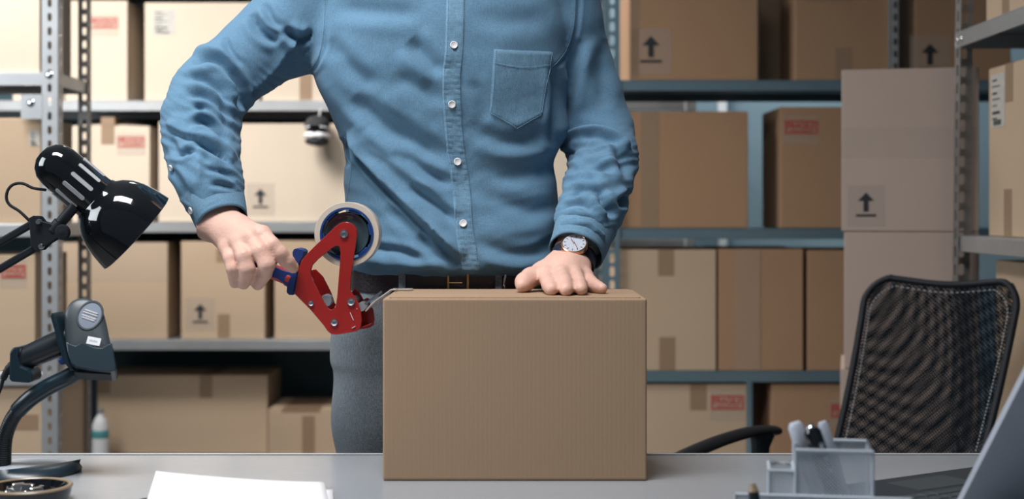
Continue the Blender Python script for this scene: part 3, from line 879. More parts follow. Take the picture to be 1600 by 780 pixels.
# ================================================================== DESK LAMP
LP = 1.98
S_ = LP / F_PX
lamp = thing('desk_lamp', (-0.80, 1.86, 0.70), 0, 'glossy black jointed desk lamp reaching in from the left edge', 'lamp')
p0 = W(66, 240, LP); axis = Vector((0.73, 0.27, -0.68)).normalized()
Fm = frame_at(p0, (0, -1, 0), axis)
def q(l): return [(r * S_, z * S_) for r, z in l]
put('bulb_housing', MB().lathe(q([(0.01, -3), (14, -1), (25, 6), (33, 17), (36, 32), (36.5, 60), (37.5, 98), (38, 108), (34, 109)]), Fm, 48), 'black_gloss', lamp, world=True, smooth=True, angle=60)
put('lamp_shade', MB().lathe(q([(36, 104), (39.5, 106), (41, 111), (50, 118), (60, 131), (67, 147), (71.5, 165), (74.5, 183), (75.5, 190), (73.5, 191), (72, 183), (68, 160), (60, 137), (48, 121), (36, 112)]), Fm, 64, close=True), 'black_gloss', lamp, world=True, smooth=True, angle=70)
put('bulb', MB().lathe(q([(0.01, 176), (16, 172), (26, 158), (26, 146), (16, 128), (12, 112), (12, 100), (0.01, 99)]), Fm, 24), 'white', lamp, world=True, smooth=True)
for i in range(12):     # cooling slots around the housing, light showing through put in as pale grey
    a = 2 * math.pi * (i + 0.3) / 12
    mm = Fm @ Matrix.Rotation(a, 4, 'Z') @ Matrix.Translation((36.9 * S_, 0, 0))
    mm = mm @ Matrix(((0, 0, 1, 0), (0, 1, 0, 0), (1, 0, 0, 0), (0, 0, 0, 1)))
    sl = [(z * S_, y * S_) for z, y in [(52, -2.5), (54, -3.2), (90, -3.2), (92, -2.5), (93, 0), (92, 2.5), (90, 3.2), (54, 3.2), (52, 2.5), (51, 0)]]
    put('vent_slot', MB().prism(sl, -0.001, 0.0009, mm), 'badge_print' , lamp, world=True)
# arms, bracket
def wl(px, py, d=0.0): return W(px, py, LP + d)
elbow = (-165, 492)
for (a, b) in (((57, 346), (-150, 466)), ((63, 383), (-138, 502))):
    put('arm', MB().bar(wl(*a), wl(*b), 0.010, 0.010), 'black_soft', lamp, world=True, bevel=0.002)
br = [(48, 341), (55, 337), (64, 338), (70, 346), (84, 350), (96, 355), (101, 360), (99, 367), (90, 374), (78, 381), (68, 391), (58, 392), (51, 384), (50, 365)]
for dd in (-0.009, 0.006):
    c0 = wl(0, 0)
    pl = [(X(x, LP), Z(y, LP)) for x, y in br]
    put('bracket_plate', MB().prism(pl, -dd, -dd - 0.003, Matrix(((1, 0, 0, 0), (0, 0, -1, LP), (0, 1, 0, 0), (0, 0, 0, 1)))), 'black_soft', lamp, world=True, bevel=0.001)
put('neck', MB().cyl(wl(86, 358), wl(117, 322), 0.0075), 'black_soft', lamp, world=True, smooth=True)
put('neck_collar', MB().cyl(wl(84, 362), wl(95, 349), 0.0105), 'black_soft', lamp, world=True, smooth=True)
put('wing_nut', MB().lathe([(0, 0.006), (0.009, 0.005), (0.011, 0), (0.009, -0.006), (0, -0.007)], frame_at(wl(98, 363, -0.014), (1, 0, 0), (0, -1, 0)), 20), 'black_soft', lamp, world=True, smooth=True)
for (x, y) in ((60, 347), (64, 385), (92, 364)):
    put('screw', MB().lathe([(0.0, 0.0035), (0.003, 0.003), (0.0042, 0.001), (0.0042, -0.002)][::-1], frame_at(wl(x, y, -0.0125), (1, 0, 0), (0, -1, 0)), 16), 'chrome', lamp, world=True, smooth=True)
put('cable', MB().tube(crom([wl(72, 297), wl(52, 294), wl(36, 287), wl(22, 288), wl(13, 296), wl(10, 309), wl(15, 320), wl(30, 330), wl(44, 343), wl(52, 352, 0.004)], 8), 0.0021, 10), 'black_soft', lamp, world=True, smooth=True)
# elbow, lower arms and clamp on the table edge (beyond the frame)
E0 = wl(-160, 478); C0 = Vector((tx0 - 0.022, 1.86, 0.80))
put('elbow_plate', MB().lathe([(0.028, -0.008), (0.028, 0.008)], frame_at(E0, (1, 0, 0), (0, 1, 0)), 24), 'black_soft', lamp, world=True, smooth=True, bevel=0.001)
for dx in (-0.012, 0.012):
    put('arm', MB().bar(E0 + Vector((dx, 0, 0)), C0 + Vector((dx, 0, 0)), 0.010, 0.010), 'black_soft', lamp, world=True, bevel=0.002)
mb = MB(); mb.box((tx0 - 0.042, 1.83, 0.700), (tx0 - 0.007, 1.89, 0.80)); mb.box((tx0 - 0.042, 1.83, 0.690), (tx0 + 0.03, 1.89, 0.702)); mb.box((tx0 - 0.042, 1.83, 0.7513), (tx0 + 0.02, 1.89, 0.760))
put('clamp', mb, 'black_soft', lamp, world=True, bevel=0.002)
put('clamp_screw', MB().cyl((tx0 + 0.012, 1.86, 0.721), (tx0 + 0.012, 1.86, 0.66), 0.005), 'chrome', lamp, world=True, smooth=True)

# ================================================================== BARCODE SCANNER ON ITS STAND
SD_ = 1.87
st = thing('scanner_stand', (X(33, 1.9), 1.915, TZ), 0, 'gooseneck scanner stand with a round grey base on the table at left', 'stand')
sc_ = 1.915 / F_PX
put('base', MB().lathe([(0.0, 0.0135), (0.02, 0.0132), (0.045, 0.0105), (0.060, 0.007), (0.067, 0.0035), (0.0685, 0.0)][::-1], Matrix.Translation((0, 0, 0.0003)), 56), 'grey_plastic', st, smooth=True, label='domed grey base')
P = []
for i in range(25):   # dark foot that wraps the front of the base
    a = R(-100 + 112 * i / 24); ca, sa = math.cos(a), math.sin(a); th = 0.030 * math.sin(math.pi * min(1, 0.03 + i / 24 * 0.97)) ** 0.7 + 0.002
    prof = [(0.0725, 0.0004), (0.0735, 0.004), (0.070, 0.009), (0.0725 - th * 0.6, 0.0145), (0.071 - th, 0.0135), (0.071 - th, 0.0004)]
    P.append([(r * ca, r * sa, z) for r, z in prof] + [(prof[0][0] * ca, prof[0][0] * sa, prof[0][1])])
mb = MB().grid(P); mb.f.append(tuple(range(6))); mb.f.append(tuple(24 * 7 + j for j in range(6)))
put('foot_trim', mb, 'scan_blue', st, smooth=True, angle=40)
def ws(px, py, d=0.0): return W(px, py, SD_ + d)
neck = crom([ws(7, 746, 0.03), ws(6, 715, 0.025), ws(9, 680, 0.02), ws(22, 650, 0.01), ws(45, 625), ws(75, 605), ws(105, 590), ws(135, 573, 0.01)], 30)
tot = len(neck); pts = []; rr = []
cut = int(tot * 0.62)
for i, p in enumerate(neck[:cut]):
    pts.append(p); rr.append(0.0092 + 0.0011 * math.sin(i * 2 * math.pi / 3.0 + 0.5))
put('gooseneck', MB().tube(pts, rr, 18), 'black_plastic', st, world=True, smooth=True, angle=180, label='ribbed bendable tube')
put('sleeve', MB().tube(neck[cut - 30:], [0.0112] * (tot - cut + 30), 20), 'scan_blue', st, world=True, smooth=True)
put('collar', MB().cyl(ws(7, 748, 0.03) + Vector((0, 0, -0.006)), ws(7, 741, 0.03), 0.0125), 'black_plastic', st, world=True, smooth=True)
# the cradle (belongs to the stand)
fin = [(85, 489), (90, 487), (97, 505), (104, 528), (110, 545), (118, 566), (124, 577), (117, 577), (106, 563), (98, 540), (92, 515)]
def plane_at(D): return Matrix(((1, 0, 0, 0), (0, 0, -1, D), (0, 1, 0, 0), (0, 0, 0, 1)))
def pxpoly(l, D): return [(X(x, D), Z(y, D)) for x, y in l]
put('cradle_fin', MB().prism(pxpoly(fin, SD_), -0.024, 0.020, plane_at(SD_)), 'scan_blue', st, world=True, bevel=0.002)
cr = [(23, 548), (28, 541), (38, 540), (36, 556), (40, 570), (52, 575), (58, 582), (58, 592), (54, 596), (26, 594), (22, 590)]
put('cradle_cup', MB().prism(pxpoly(cr, SD_), -0.020, 0.020, plane_at(SD_)), 'scan_blue', st, world=True, bevel=0.003)

scn = thing('barcode_scanner', tuple(ws(140, 577)), 0, 'dark grey handheld barcode scanner resting in the gooseneck stand', 'scanner')
Hm = frame_at(ws(138, 522), (1, 0, 0), (0.20, -0.90, 0.38))       # local x right, y up, z towards camera
def loc(l, cx=138, cy=522): return [((x - cx) * SD_ / F_PX, -(y - cy) * SD_ / F_PX * 1.07) for x, y in l]
head = [(99, 498), (101, 484), (108, 473), (120, 468), (133, 468), (146, 474), (156, 486), (163, 503), (170, 525), (177, 548), (174, 556), (130, 560), (112, 556), (104, 530)]
def rnd(l, n=4):
    k = len(l); P = [Vector((a, b, 0)) for a, b in l]; out = []
    for i in range(k):
        a, b, c, d = P[(i - 1) % k], P[i], P[(i + 1) % k], P[(i + 2) % k]
        for j in range(n):
            t = j / n
            v = 0.5 * ((2 * b) + (c - a) * t + (2 * a - 5 * b + 4 * c - d) * t * t + (3 * b - a - 3 * c + d) * t ** 3); out.append((v.x, v.y))
    return out
mb = MB(); ol = rnd(loc(head), 4); n = len(ol)
cx_ = sum(p[0] for p in ol) / n; cy_ = sum(p[1] for p in ol) / n
rings = [(0.90, -0.030), (0.98, -0.026), (1.0, -0.018), (1.0, -0.004), (0.985, 0.001), (0.95, 0.0038), (0.85, 0.0058), (0.6, 0.0074), (0.3, 0.008), (0.02, 0.0082)]
Pg = [[(cx_ + (x - cx_) * s, cy_ + (y - cy_) * s, z) for s, z in rings] for x, y in ol]
mb.grid(Pg, closed_u=True); mb.f.append(tuple(i * len(rings) for i in range(n)))
mb.v = [Hm @ v for v in mb.v]
put('head', mb, 'scan_grey', scn, world=True, smooth=True, angle=60)
hood = [(107, 538), (112, 541), (122, 544), (131, 539), (140, 541), (150, 545), (162, 545), (170, 539), (176, 537), (182, 556), (187, 573), (186, 578), (176, 581), (150, 580), (128, 577), (119, 572), (112, 556)]
put('hood', MB().prism(loc(hood), -0.034, 0.0110, Hm), 'scan_blue', scn, world=True, bevel=0.0015, seg=2, smooth=True)
put('scan_window', MB().box((-0.011, -0.0538, -0.026), (0.034, -0.0525, 0.004), Hm), 'ink', scn, world=True)
ring = [(0.0195 * math.cos(2 * math.pi * i / 40), 0.0195 * math.sin(2 * math.pi * i / 40)) for i in range(40)]
BM_ = Hm @ Matrix.Translation((0.0, 0.0225, 0.0072)) @ Matrix.Rotation(R(-16), 4, 'Z') @ Matrix.Diagonal((0.80, 1.05, 1, 1))
put('badge_rim', MB().lathe([(0.0165, 0), (0.0205, 0.0), (0.0195, 0.002), (0.0175, 0.002)], BM_, 40, close=True), 'scan_grey', scn, world=True, smooth=True)
bd = put('badge', MB().lathe([(0.0175, 0.0), (0.0172, 0.0012), (0.0, 0.0016)], BM_, 40), 'badge', scn, world=True, smooth=True)
mb = MB()
for (yy, ww) in ((0.0048, 0.0105), (0.0018, 0.0120), (-0.0025, 0.0118), (-0.0052, 0.0100)):
    for k in range(-2, 3): mb.lathe([(0.0, 0.0024), (0.0016, 0.0022), (0.0021, 0.0017)][::-1], BM_ @ Matrix.Translation((k * ww / 2.6, yy, 0)) @ Matrix.Diagonal((1.7, 0.62, 1, 1)), 10)
put('badge_print', mb, 'badge_print', bd, world=True, smooth=True)
lb = Hm @ Matrix.Translation((0.0085, -0.0115, 0.0070)) @ Matrix.Rotation(R(-8), 4, 'Z') @ Matrix.Rotation(R(4), 4, 'X')
lw = put('label', MB().box((-0.0085, -0.0050, 0), (0.0085, 0.0050, 0.0010), lb), 'white', scn, world=True, label='small white label')
mb = MB()
for k, hgt in enumerate((4, 5, 4, 5, 4, 4)): mb.box((-0.0055 + k * 0.0018, -0.0014, 0.0010), (-0.0055 + k * 0.0018 + 0.0012, -0.0014 + hgt * 0.0006, 0.0012), lb)
put('label_marks', mb, 'badge_print', lw, world=True)
put('handle', MB().tube(crom([ws(112, 530, 0.012), ws(85, 540, 0.008), ws(55, 553, 0.004), ws(33, 562)], 6), [0.0182 - 0.0002 * i for i in range(19)], 28), 'black_plastic', scn, world=True, smooth=True)
put('trigger', MB().box((-0.008, -0.005, -0.008), (0.010, 0.005, 0.008), frame_at(ws(103, 562, 0.0), (1, 0, 0.4), (0, -1, 0))), 'hub_blue', scn, world=True, bevel=0.003)
put('cable_boot', MB().tube(crom([ws(28, 566), ws(18, 572), ws(10, 582), ws(5, 593)], 4), [0.0062, 0.006, 0.0064, 0.0056, 0.006, 0.0054, 0.0058, 0.005, 0.0052, 0.0046, 0.0048, 0.0042, 0.004], 12), 'black_soft', scn, world=True, smooth=True)
put('cable', MB().tube(crom([ws(6, 590), ws(-4, 618), ws(-30, 660), ws(-60, 720), W(-90, 790, 1.80), (X(-60, 1.7), 1.66, TZ + 0.003)], 8), 0.0024, 10), 'black_soft', scn, world=True, smooth=True)

# ================================================================== ROUND DISH WITH METAL CLIPS
dc = (X(45, 1.72), 1.72, TZ)
dish = thing('desk_dish', dc, 0, 'round dark glossy dish with a tan rim, bottom left corner of the table', 'dish')
put('bowl', MB().lathe([(0.0, 0.001), (0.040, 0.001), (0.047, 0.004), (0.0495, 0.012), (0.0495, 0.0175), (0.0455, 0.0175), (0.043, 0.008), (0.036, 0.005), (0.0, 0.005)], None, 56), 'black_gloss', dish, smooth=True)
put('rim', MB().lathe([(0.0465, 0.0170), (0.0505, 0.0170), (0.0510, 0.0185), (0.0495, 0.0203), (0.0462, 0.0203), (0.0450, 0.0190), (0.0455, 0.0178)], None, 56, close=True), 'tan', dish, smooth=True)
for (ax_, ay, rz_) in ((-0.020, -0.008, 20), (-0.004, 0.010, 80), (0.012, -0.010, -35), (-0.018, 0.016, 120)):
    cl = thing('metal_clip', (dc[0] + ax_, dc[1] + ay, TZ + 0.006), R(rz_), 'small chrome clip lying in the round dish at bottom left', 'clip', 'chrome clips in the dish')
    put('clip_body', MB().prism([(-0.011, 0), (0.011, 0), (0.003, 0.013), (-0.003, 0.013)], -0.007, 0.007, Matrix.Rotation(R(90), 4, 'X')), 'chrome', cl, bevel=0.001)
    put('clip_wire', MB().tube(crom([(-0.008, -0.006, 0.006), (-0.004, -0.014, 0.010), (0.004, -0.014, 0.010), (0.008, -0.006, 0.006)], 5), 0.0009, 8), 'chrome', cl, smooth=True)

# ================================================================== PAPER ON A CLIPBOARD
pc = thing('clipboard', (-0.318, 1.640, TZ), R(9), 'clipboard with rounded dark edges under the white paper, front of the table', 'clipboard')
hw = 0.113
oc = []
for (cx, cy, a0) in ((hw - 0.012, 0.105 - 0.012, 0), (-hw + 0.012, 0.105 - 0.012, 90), (-hw + 0.012, -0.21, 180), (hw - 0.012, -0.21, 270)):
    for i in range(7):
        a = R(a0 + 15 * i); oc.append((cx + 0.012 * math.cos(a), cy + 0.012 * math.sin(a)))
put('board', MB().prism(oc, 0.0006, 0.0036), 'dark_edge', pc, bevel=0.0008)
put('clip', MB().box((-0.05, -0.215, 0.0036), (0.05, -0.19, 0.012)), 'chrome', pc, bevel=0.002)
for k in range(2):
    ps = thing('paper_sheet', (-0.317 + 0.001 * k, 1.659, TZ + 0.0042 + 0.0016 * k), R(10) if k else R(8),
               'top sheet of white paper on the clipboard, its far left corner curling up' if k else 'lower white sheet peeking out at the right under the top sheet', 'paper')
    G = []
    for i in range(21):
        row = []
        for j in range(29):
            u = i / 20; v = j / 28
            x = -0.105 + 0.21 * u; y = -0.185 + (0.325 if k else 0.290) * v
            z = (0.0200 * (1 - u) ** 1.4 * v ** 1.6 if k else 0.0)
            row.append((x + (0.004 * (1 - u) * v if k else 0.006), y - (0.0 if k else 0.004), z))
        G.append(row)
    put('sheet', MB().grid(G), 'white', ps, smooth=True, solid=0.0004)

# ================================================================== WIRE DESK ORGANISER
og = thing('desk_organiser', (0.315, 1.47, TZ), R(-9), 'silver wire mesh desk organiser, out of focus at bottom right', 'organiser')
def net_panel(a, b, z0, z1, nm='net_panel'):
    a = Vector((a[0], a[1], 0)); b = Vector((b[0], b[1], 0)); L_ = (b - a).length
    mb = MB().grid([[tuple(a + Vector((0, 0, z0))), tuple(a + Vector((0, 0, z1)))], [tuple(b + Vector((0, 0, z0))), tuple(b + Vector((0, 0, z1)))]])
    mb.uv = [(0, z0), (0, z1), (L_, z0), (L_, z1)]
    return put(nm, mb, 'wire_net', og, solid=0.0)
def cup(x0, x1, y0, y1, z1a, z1b=None):
    z1b = z1b if z1b is not None else z1a
    c = [(x0, y0), (x1, y0), (x1, y1), (x0, y1)]
    for i in range(4):
        a, b = c[i], c[(i + 1) % 4]
        net_panel(a, b, 0.003, z1a)
    put('rim_wire', MB().tube([(p[0], p[1], z1a) for p in c + [c[0], c[1]]], 0.0022, 10, caps=False), 'grey_plastic', og, smooth=True)
    for p in c: put('corner_wire', MB().cyl((p[0], p[1], 0.002), (p[0], p[1], z1a), 0.0016, 8), 'grey_plastic', og, smooth=True)
cup(-0.026, 0.049, -0.034, 0.034, 0.108)
cup(-0.052, -0.0275, -0.030, 0.020, 0.086)
cup(-0.086, 0.086, -0.082, -0.036, 0.062)
put('base_plate', MB().box((-0.086, -0.082, 0.0006), (0.086, 0.036, 0.003)), 'grey_plastic', og, bevel=0.001)

def at_org(x, y, z): return WMAT[og.name] @ Vector((x, y, z))
# things standing in it
def pen(name, label, a, b, r, body, capm, capl=0.25, cat='pen', flat=1.0):
    a = at_org(*a); b = at_org(*b)
    t = thing(name, tuple(a), 0, label, cat)
    d = (b - a); c = b - d * capl
    put('barrel', MB().tube([a, a + d * 0.02, c], [r * 0.5, r, r], 18, flat=flat), body, t, world=True, smooth=True, angle=50)
    put('cap', MB().tube([c, c + d * 0.01, b - d * 0.03, b], [r, r * 1.12, r * 1.12, r * 0.8], 18, flat=flat), capm, t, world=True, smooth=True, angle=50)
    return t
pen('marker', 'thick grey marker leaning left out of the wire organiser', (0.012, 0.010, 0.006), (-0.026, 0.005, 0.130), 0.0072, 'grey_plastic', 'laptop', 0.3, 'marker')
pen('pen', 'slim silver pen leaning in the wire organiser, right of the black one', (0.040, 0.010, 0.006), (0.002, 0.008, 0.131), 0.0050, 'grey_plastic', 'laptop', 0.4)
pb = pen('pen', 'thick black pen with a chrome button, middle of the wire organiser', (0.030, -0.020, 0.006), (-0.010, -0.013, 0.127), 0.0080, 'black_plastic', 'black_gloss', 0.4)
put('button', MB().lathe([(0.0048, 0), (0.0045, 0.003), (0.002, 0.0048), (0, 0.005)], frame_at(at_org(-0.0105, -0.013, 0.127), (1, 0, 0), (-0.3, -0.1, 0.9)), 16), 'chrome', pb, world=True, smooth=True)
for k in range(3): put('stud', MB().lathe([(0.0030, 0), (0.0028, 0.0012), (0, 0.0018)], frame_at(at_org(-0.0005 + 0.0045 * k, -0.0235 - 0.0008 * k, 0.112 - 0.0125 * k), (1, 0, 0), (0, -1, 0.2)), 12), 'chrome', pb, world=True, smooth=True)
kn = thing('pencil', tuple(at_org(-0.062, -0.07, 0.004)), 0, 'black stubby pencil at the left of the low organiser tray', 'pencil')
put('shaft', MB().tube([at_org(-0.060, -0.070, 0.010), at_org(-0.068, -0.060, 0.070)], 0.0055, 8), 'black_plastic', kn, world=True, smooth=True)
put('tip', MB().tube([at_org(-0.068, -0.060, 0.070), at_org(-0.0690, -0.0588, 0.078)], [0.0056, 0.003], 10), 'tan', kn, world=True, smooth=True)

# ================================================================== LAPTOP
H0 = Vector((0.466, 1.536, TZ)); u_ = Vector((0.851, 0.526, 0)).normalized(); k_ = Vector((-0.526, 0.851, 0)).normalized()
LM = Matrix((u_, k_, Vector((0, 0, 1)))).transposed().to_4x4(); LM.translation = H0
lt = thing('laptop', tuple(H0), math.atan2(u_.y, u_.x), 'open silver laptop seen from behind its lid, bottom right corner', 'laptop')
LW, LDp = 0.32, 0.215
def rrect(x0, y0, x1, y1, r, n=6):
    o = []
    for (cx, cy, a0) in ((x1 - r, y1 - r, 0), (x0 + r, y1 - r, 90), (x0 + r, y0 + r, 180), (x1 - r, y0 + r, 270)):
        for i in range(n + 1):
            a = R(a0 + 90 * i / n); o.append((cx + r * math.cos(a), cy + r * math.sin(a)))
    return o
put('base', MB().prism(rrect(0, 0, LW, LDp, 0.010), 0.002, 0.0145), 'key', lt, bevel=0.0015, label='black keyboard deck')
for fx in (0.02, LW - 0.02):
    for fy in (0.02, LDp - 0.02): put('foot', MB().cyl((fx, fy, 0.0002), (fx, fy, 0.0022), 0.006, 12), 'black_soft', lt)
kb = []
for row in range(5):
    nk = 14 if row < 4 else 9
    for c in range(nk):
        w_ = 0.0175
        x0_ = 0.025 + c * 0.0195; y0_ = 0.030 + row * 0.0192
        if row == 4 and c == 4: w_ = 0.095
        if row == 4 and c > 4: x0_ += 0.078
        if x0_ + w_ > LW - 0.018: continue
        put('keycap', MB().box((x0_, y0_, 0.0142), (x0_ + w_, y0_ + 0.0165, 0.0168)), 'scan_grey', lt, bevel=0.0012)
put('touchpad', MB().prism(rrect(0.11, 0.140, 0.21, 0.195, 0.004), 0.0140, 0.0149), 'scan_grey', lt)
th = R(30)
lid = Matrix(((1, 0, 0, 0), (0, math.cos(th + math.pi / 2), math.sin(th + math.pi/2)*-1, 0.0), (0, math.sin(th + math.pi / 2), math.cos(th + math.pi/2), 0.0150), (0, 0, 0, 1)))
# lid local: x along hinge, y up the lid, z towards the keyboard side
yv = Vector((0, -math.sin(th), math.cos(th))); zv = Vector((1, 0, 0)).cross(yv)
lid = Matrix((Vector((1, 0, 0)), yv, zv)).transposed().to_4x4(); lid.translation = (0, 0.0, 0.0165)
put('lid', MB().prism(rrect(0, 0.004, LW, LDp, 0.011), -0.003, 0.003, lid), 'laptop', lt, bevel=0.0014, seg=3, label='silver back of the screen')
put('screen', MB().prism(rrect(0.010, 0.016, LW - 0.010, LDp - 0.012, 0.002), -0.0034, -0.0029, lid), 'ink', lt)
put('hinge', MB().cyl((0.03, 0.0015, 0.0165), (LW - 0.03, 0.0015, 0.0165), 0.0050, 14), 'key', lt, smooth=True)

# ================================================================== OFFICE CHAIR
CH = Vector((0.766, 2.84, 0)); w_ = Vector((0.77, -0.638, 0)).normalized(); d_ = Vector((-w_.y, w_.x, 0)) * -1
if d_.y > 0: d_ = -d_
chair = thing('office_chair', tuple(CH + d_ * 0.22), math.atan2(w_.y, w_.x), 'black office chair with a see-through mesh back, behind the table at right', 'chair')
# local frame: x along width, y = backwards, origin under the seat centre
def cl(x, y, z): return (x, y, z)
BWB, BWT = 0.158, 0.172       # half widths at bottom / top
ZB, ZT = 0.50, 0.962
rec = math.tan(R(29))
def back_pt(u, t, off=0.0, inset=0.0):
    """u -1..1 across, t 0..1 up, off = behind"""
    z = ZB + (ZT - ZB) * t
    hw_ = (BWB + (BWT - BWB) * t) - inset
    y = 0.20 + (z - ZB) * rec - 0.035 * (1 - u * u) * 0 + 0.035 * (u * u) * -1 + 0.02 * math.sin(math.pi * t) + off
    return (u * hw_, y, z)
# outline with rounded upper corners
out = []
N_ = 80
def outline(k, inset=0.0):
    """closed loop parameter 0..1"""
    pts = []
    r = 0.055
    hb, ht = BWB - inset, BWT - inset; H = ZT - ZB
    seq = []
    def seg(a, b, n): 
        for i in range(n): seq.append((a[0] + (b[0] - a[0]) * i / n, a[1] + (b[1] - a[1]) * i / n))
    def arc(c, r_, a0, a1, n):
        for i in range(n): a = R(a0 + (a1 - a0) * i / n); seq.append((c[0] + r_ * math.cos(a), c[1] + r_ * math.sin(a)))
    zi = inset
    seg((-hb + 0.05, zi), (hb - 0.05, zi), 14); arc((hb - 0.05, zi + 0.05), 0.05, -90, 0, 8)
    seg((hb, zi + 0.05), (ht, H - r - zi), 24); arc((ht - r, H - r - zi), r, 0, 80, 10)
    for i in range(18):
        t = i / 17; x = (ht - r * 0.85) * (1 - 2 * t); seq.append((x, H - zi + 0.0 - 0.012 * math.cos(x / ht * math.pi / 2 * 1.0) ** 2))
    arc((-ht + r, H - r - zi), r, 100, 180, 10); seg((-ht, H - r - zi), (-hb, zi + 0.05), 24); arc((-hb + 0.05, zi + 0.05), 0.05, 180, 270, 8)
    return seq
def bp(x, zr, off=0.0):
    t = zr / (ZT - ZB); u = x / (BWB + (BWT - BWB) * t)
    return (x, 0.20 + zr * rec - 0.035 * u * u + 0.02 * math.sin(math.pi * min(1, max(0, t))) + off, ZB + zr)
lp = outline(0, 0.008)
loop = [Vector(bp(x, z)) for x, z in lp]
put('back_frame', MB().tube(loop + loop[:2], 0.0075, 12, caps=False), 'black_soft', chair, smooth=True)
lp2 = outline(0, 0.024)
stp = [Vector(bp(x, z, -0.0045)) for x, z in lp2]
mb = MB()
acc = 0
dens = []
for i in range(len(stp)):
    a, b = stp[i], stp[(i + 1) % len(stp)]; nseg = max(1, int((b - a).length / 0.0062))
    for j in range(nseg): dens.append(a.lerp(b, j / nseg))
for i in range(0, len(dens)):
    a = dens[i]; b = dens[(i + 1) % len(dens)]
    mb.bar(a, a.lerp(b, 0.5), 0.0016, 0.0016)
put('piping_stitches', mb, 'badge_print', chair)
def sheet(name, m, off, warp):
    G = []; UV = []; nu, nv = 28, 36
    for i in range(nu + 1):
        row = []
        for j in range(nv + 1):
            u = -1 + 2 * i / nu; t = j / nv
            zr = 0.012 + (ZT - ZB - 0.024) * t; hw_ = (BWB + (BWT - BWB) * t) - 0.010
            # rounded top corners
            over = max(0, zr - (ZT - ZB - 0.055)) ; 
            if over > 0: hw_ -= 0.055 - math.sqrt(max(0.0, 0.055 ** 2 - over ** 2))
            x = u * hw_
            p = bp(x, zr - (0.010 * math.cos(u * math.pi / 2) ** 2 if j == nv else 0), off)
            row.append(p); 
            du = warp * (0.010 * math.sin(2.2 * zr / 0.3 + 1.5 * x / 0.2)); dv = warp * 0.012 * math.sin(x * 9 + zr * 6)
            UV.append((x + du, zr + dv))
        G.append(row)
    mb = MB().grid(G); mb.uv = UV
    return put(name, mb, m, chair, smooth=True)
sheet('mesh_front', 'net_front', -0.003, 0.0)
sheet('mesh_lining', 'net_back', 0.016, 1.7)
put('back_stem', MB().tube(crom([(0, 0.03, 0.40), (0, 0.20, 0.40), (0, 0.245, 0.46), (0, 0.25, 0.56)], 6), 0.020, 14, flat=0.5), 'black_soft', chair, smooth=True)
put('lumbar_bar', MB().tube(crom([bp(-0.150, 0.06, 0.006), bp(-0.09, 0.05, 0.022), bp(0.09, 0.05, 0.022), bp(0.150, 0.06, 0.006)], 8), 0.010, 12), 'black_soft', chair, smooth=True)
# seat
mb = MB(); so = rrect(-0.235, -0.235, 0.235, 0.20, 0.09, 8)
ringz = [(0.90, 0.425), (1.0, 0.435), (1.02, 0.455), (1.0, 0.475), (0.93, 0.487), (0.6, 0.490), (0.02, 0.487)]
mb.grid([[(x * s, y * s, z) for s, z in ringz] for x, y in so], closed_u=True); mb.f.append(tuple(i * len(ringz) for i in range(len(so))))
put('seat', mb, 'black_soft', chair, smooth=True)
put('seat_plate', MB().box((-0.10, -0.12, 0.395), (0.10, 0.12, 0.426)), 'black_plastic', chair, bevel=0.01)
put('gas_lift', MB().lathe([(0.026, 0.10), (0.026, 0.25), (0.014, 0.252), (0.014, 0.40)], None, 24), 'chrome', chair, smooth=True)
put('hub', MB().lathe([(0.035, 0.075), (0.042, 0.085), (0.038, 0.13), (0.03, 0.14)], None, 24), 'black_plastic', chair, smooth=True)
for i in range(5):
    a = R(72 * i + 20); c = Vector((math.cos(a), math.sin(a), 0))
    put('base_leg', MB().tube([c * 0.03 + Vector((0, 0, 0.105)), c * 0.15 + Vector((0, 0, 0.092)), c * 0.285 + Vector((0, 0, 0.070))], [0.024, 0.019, 0.014], 12), 'black_plastic', chair, smooth=True)
    s_ = Vector((-c.y, c.x, 0))
    cs_ = put('caster', MB().cyl(c * 0.285 - s_ * 0.022 + Vector((0, 0, 0.0255)), c * 0.285 + s_ * 0.022 + Vector((0, 0, 0.0255)), 0.025, 20), 'black_soft', chair, smooth=True, bevel=0.003)
# arms (world coordinates from the photo, moved into the chair)
def arm(sgn):
    inv = WMAT[chair.name]
    xa = sgn * 0.232
    pts = [(xa, -0.380, 0.606), (xa, -0.26, 0.634), (xa, -0.12, 0.652), (xa, 0.0, 0.659), (xa, 0.08, 0.657), (xa, 0.140, 0.650)]
    put('armrest', MB().tube(crom(pts, 6), [0.012] + [0.021] * 29 + [0.014], 16, flat=0.48, up=(0, 0, 1)), 'black_soft', chair, smooth=True)
    put('arm_post', MB().tube([(xa, 0.085, 0.650), (xa, 0.078, 0.625), (xa, 0.075, 0.585)], [0.030, 0.022, 0.019], 16, flat=0.8), 'black_plastic', chair, smooth=True)
    put('arm_tube', MB().tube(crom([(xa, 0.075, 0.60), (xa, 0.075, 0.50), (xa * 0.98, 0.07, 0.44), (xa * 0.8, 0.06, 0.415), (xa * 0.35, 0.05, 0.412)], 6), 0.0115, 14), 'chrome', chair, smooth=True)
arm(-1); arm(1)
# ================================================================== THE MAN
MD = 2.20
man = thing('person', (X(712, MD), MD, 0), 0, 'man in blue button-up shirt and grey trousers taping a carton, one hand on it', 'person')

def S3(px, py, D): return W(px, py, D)
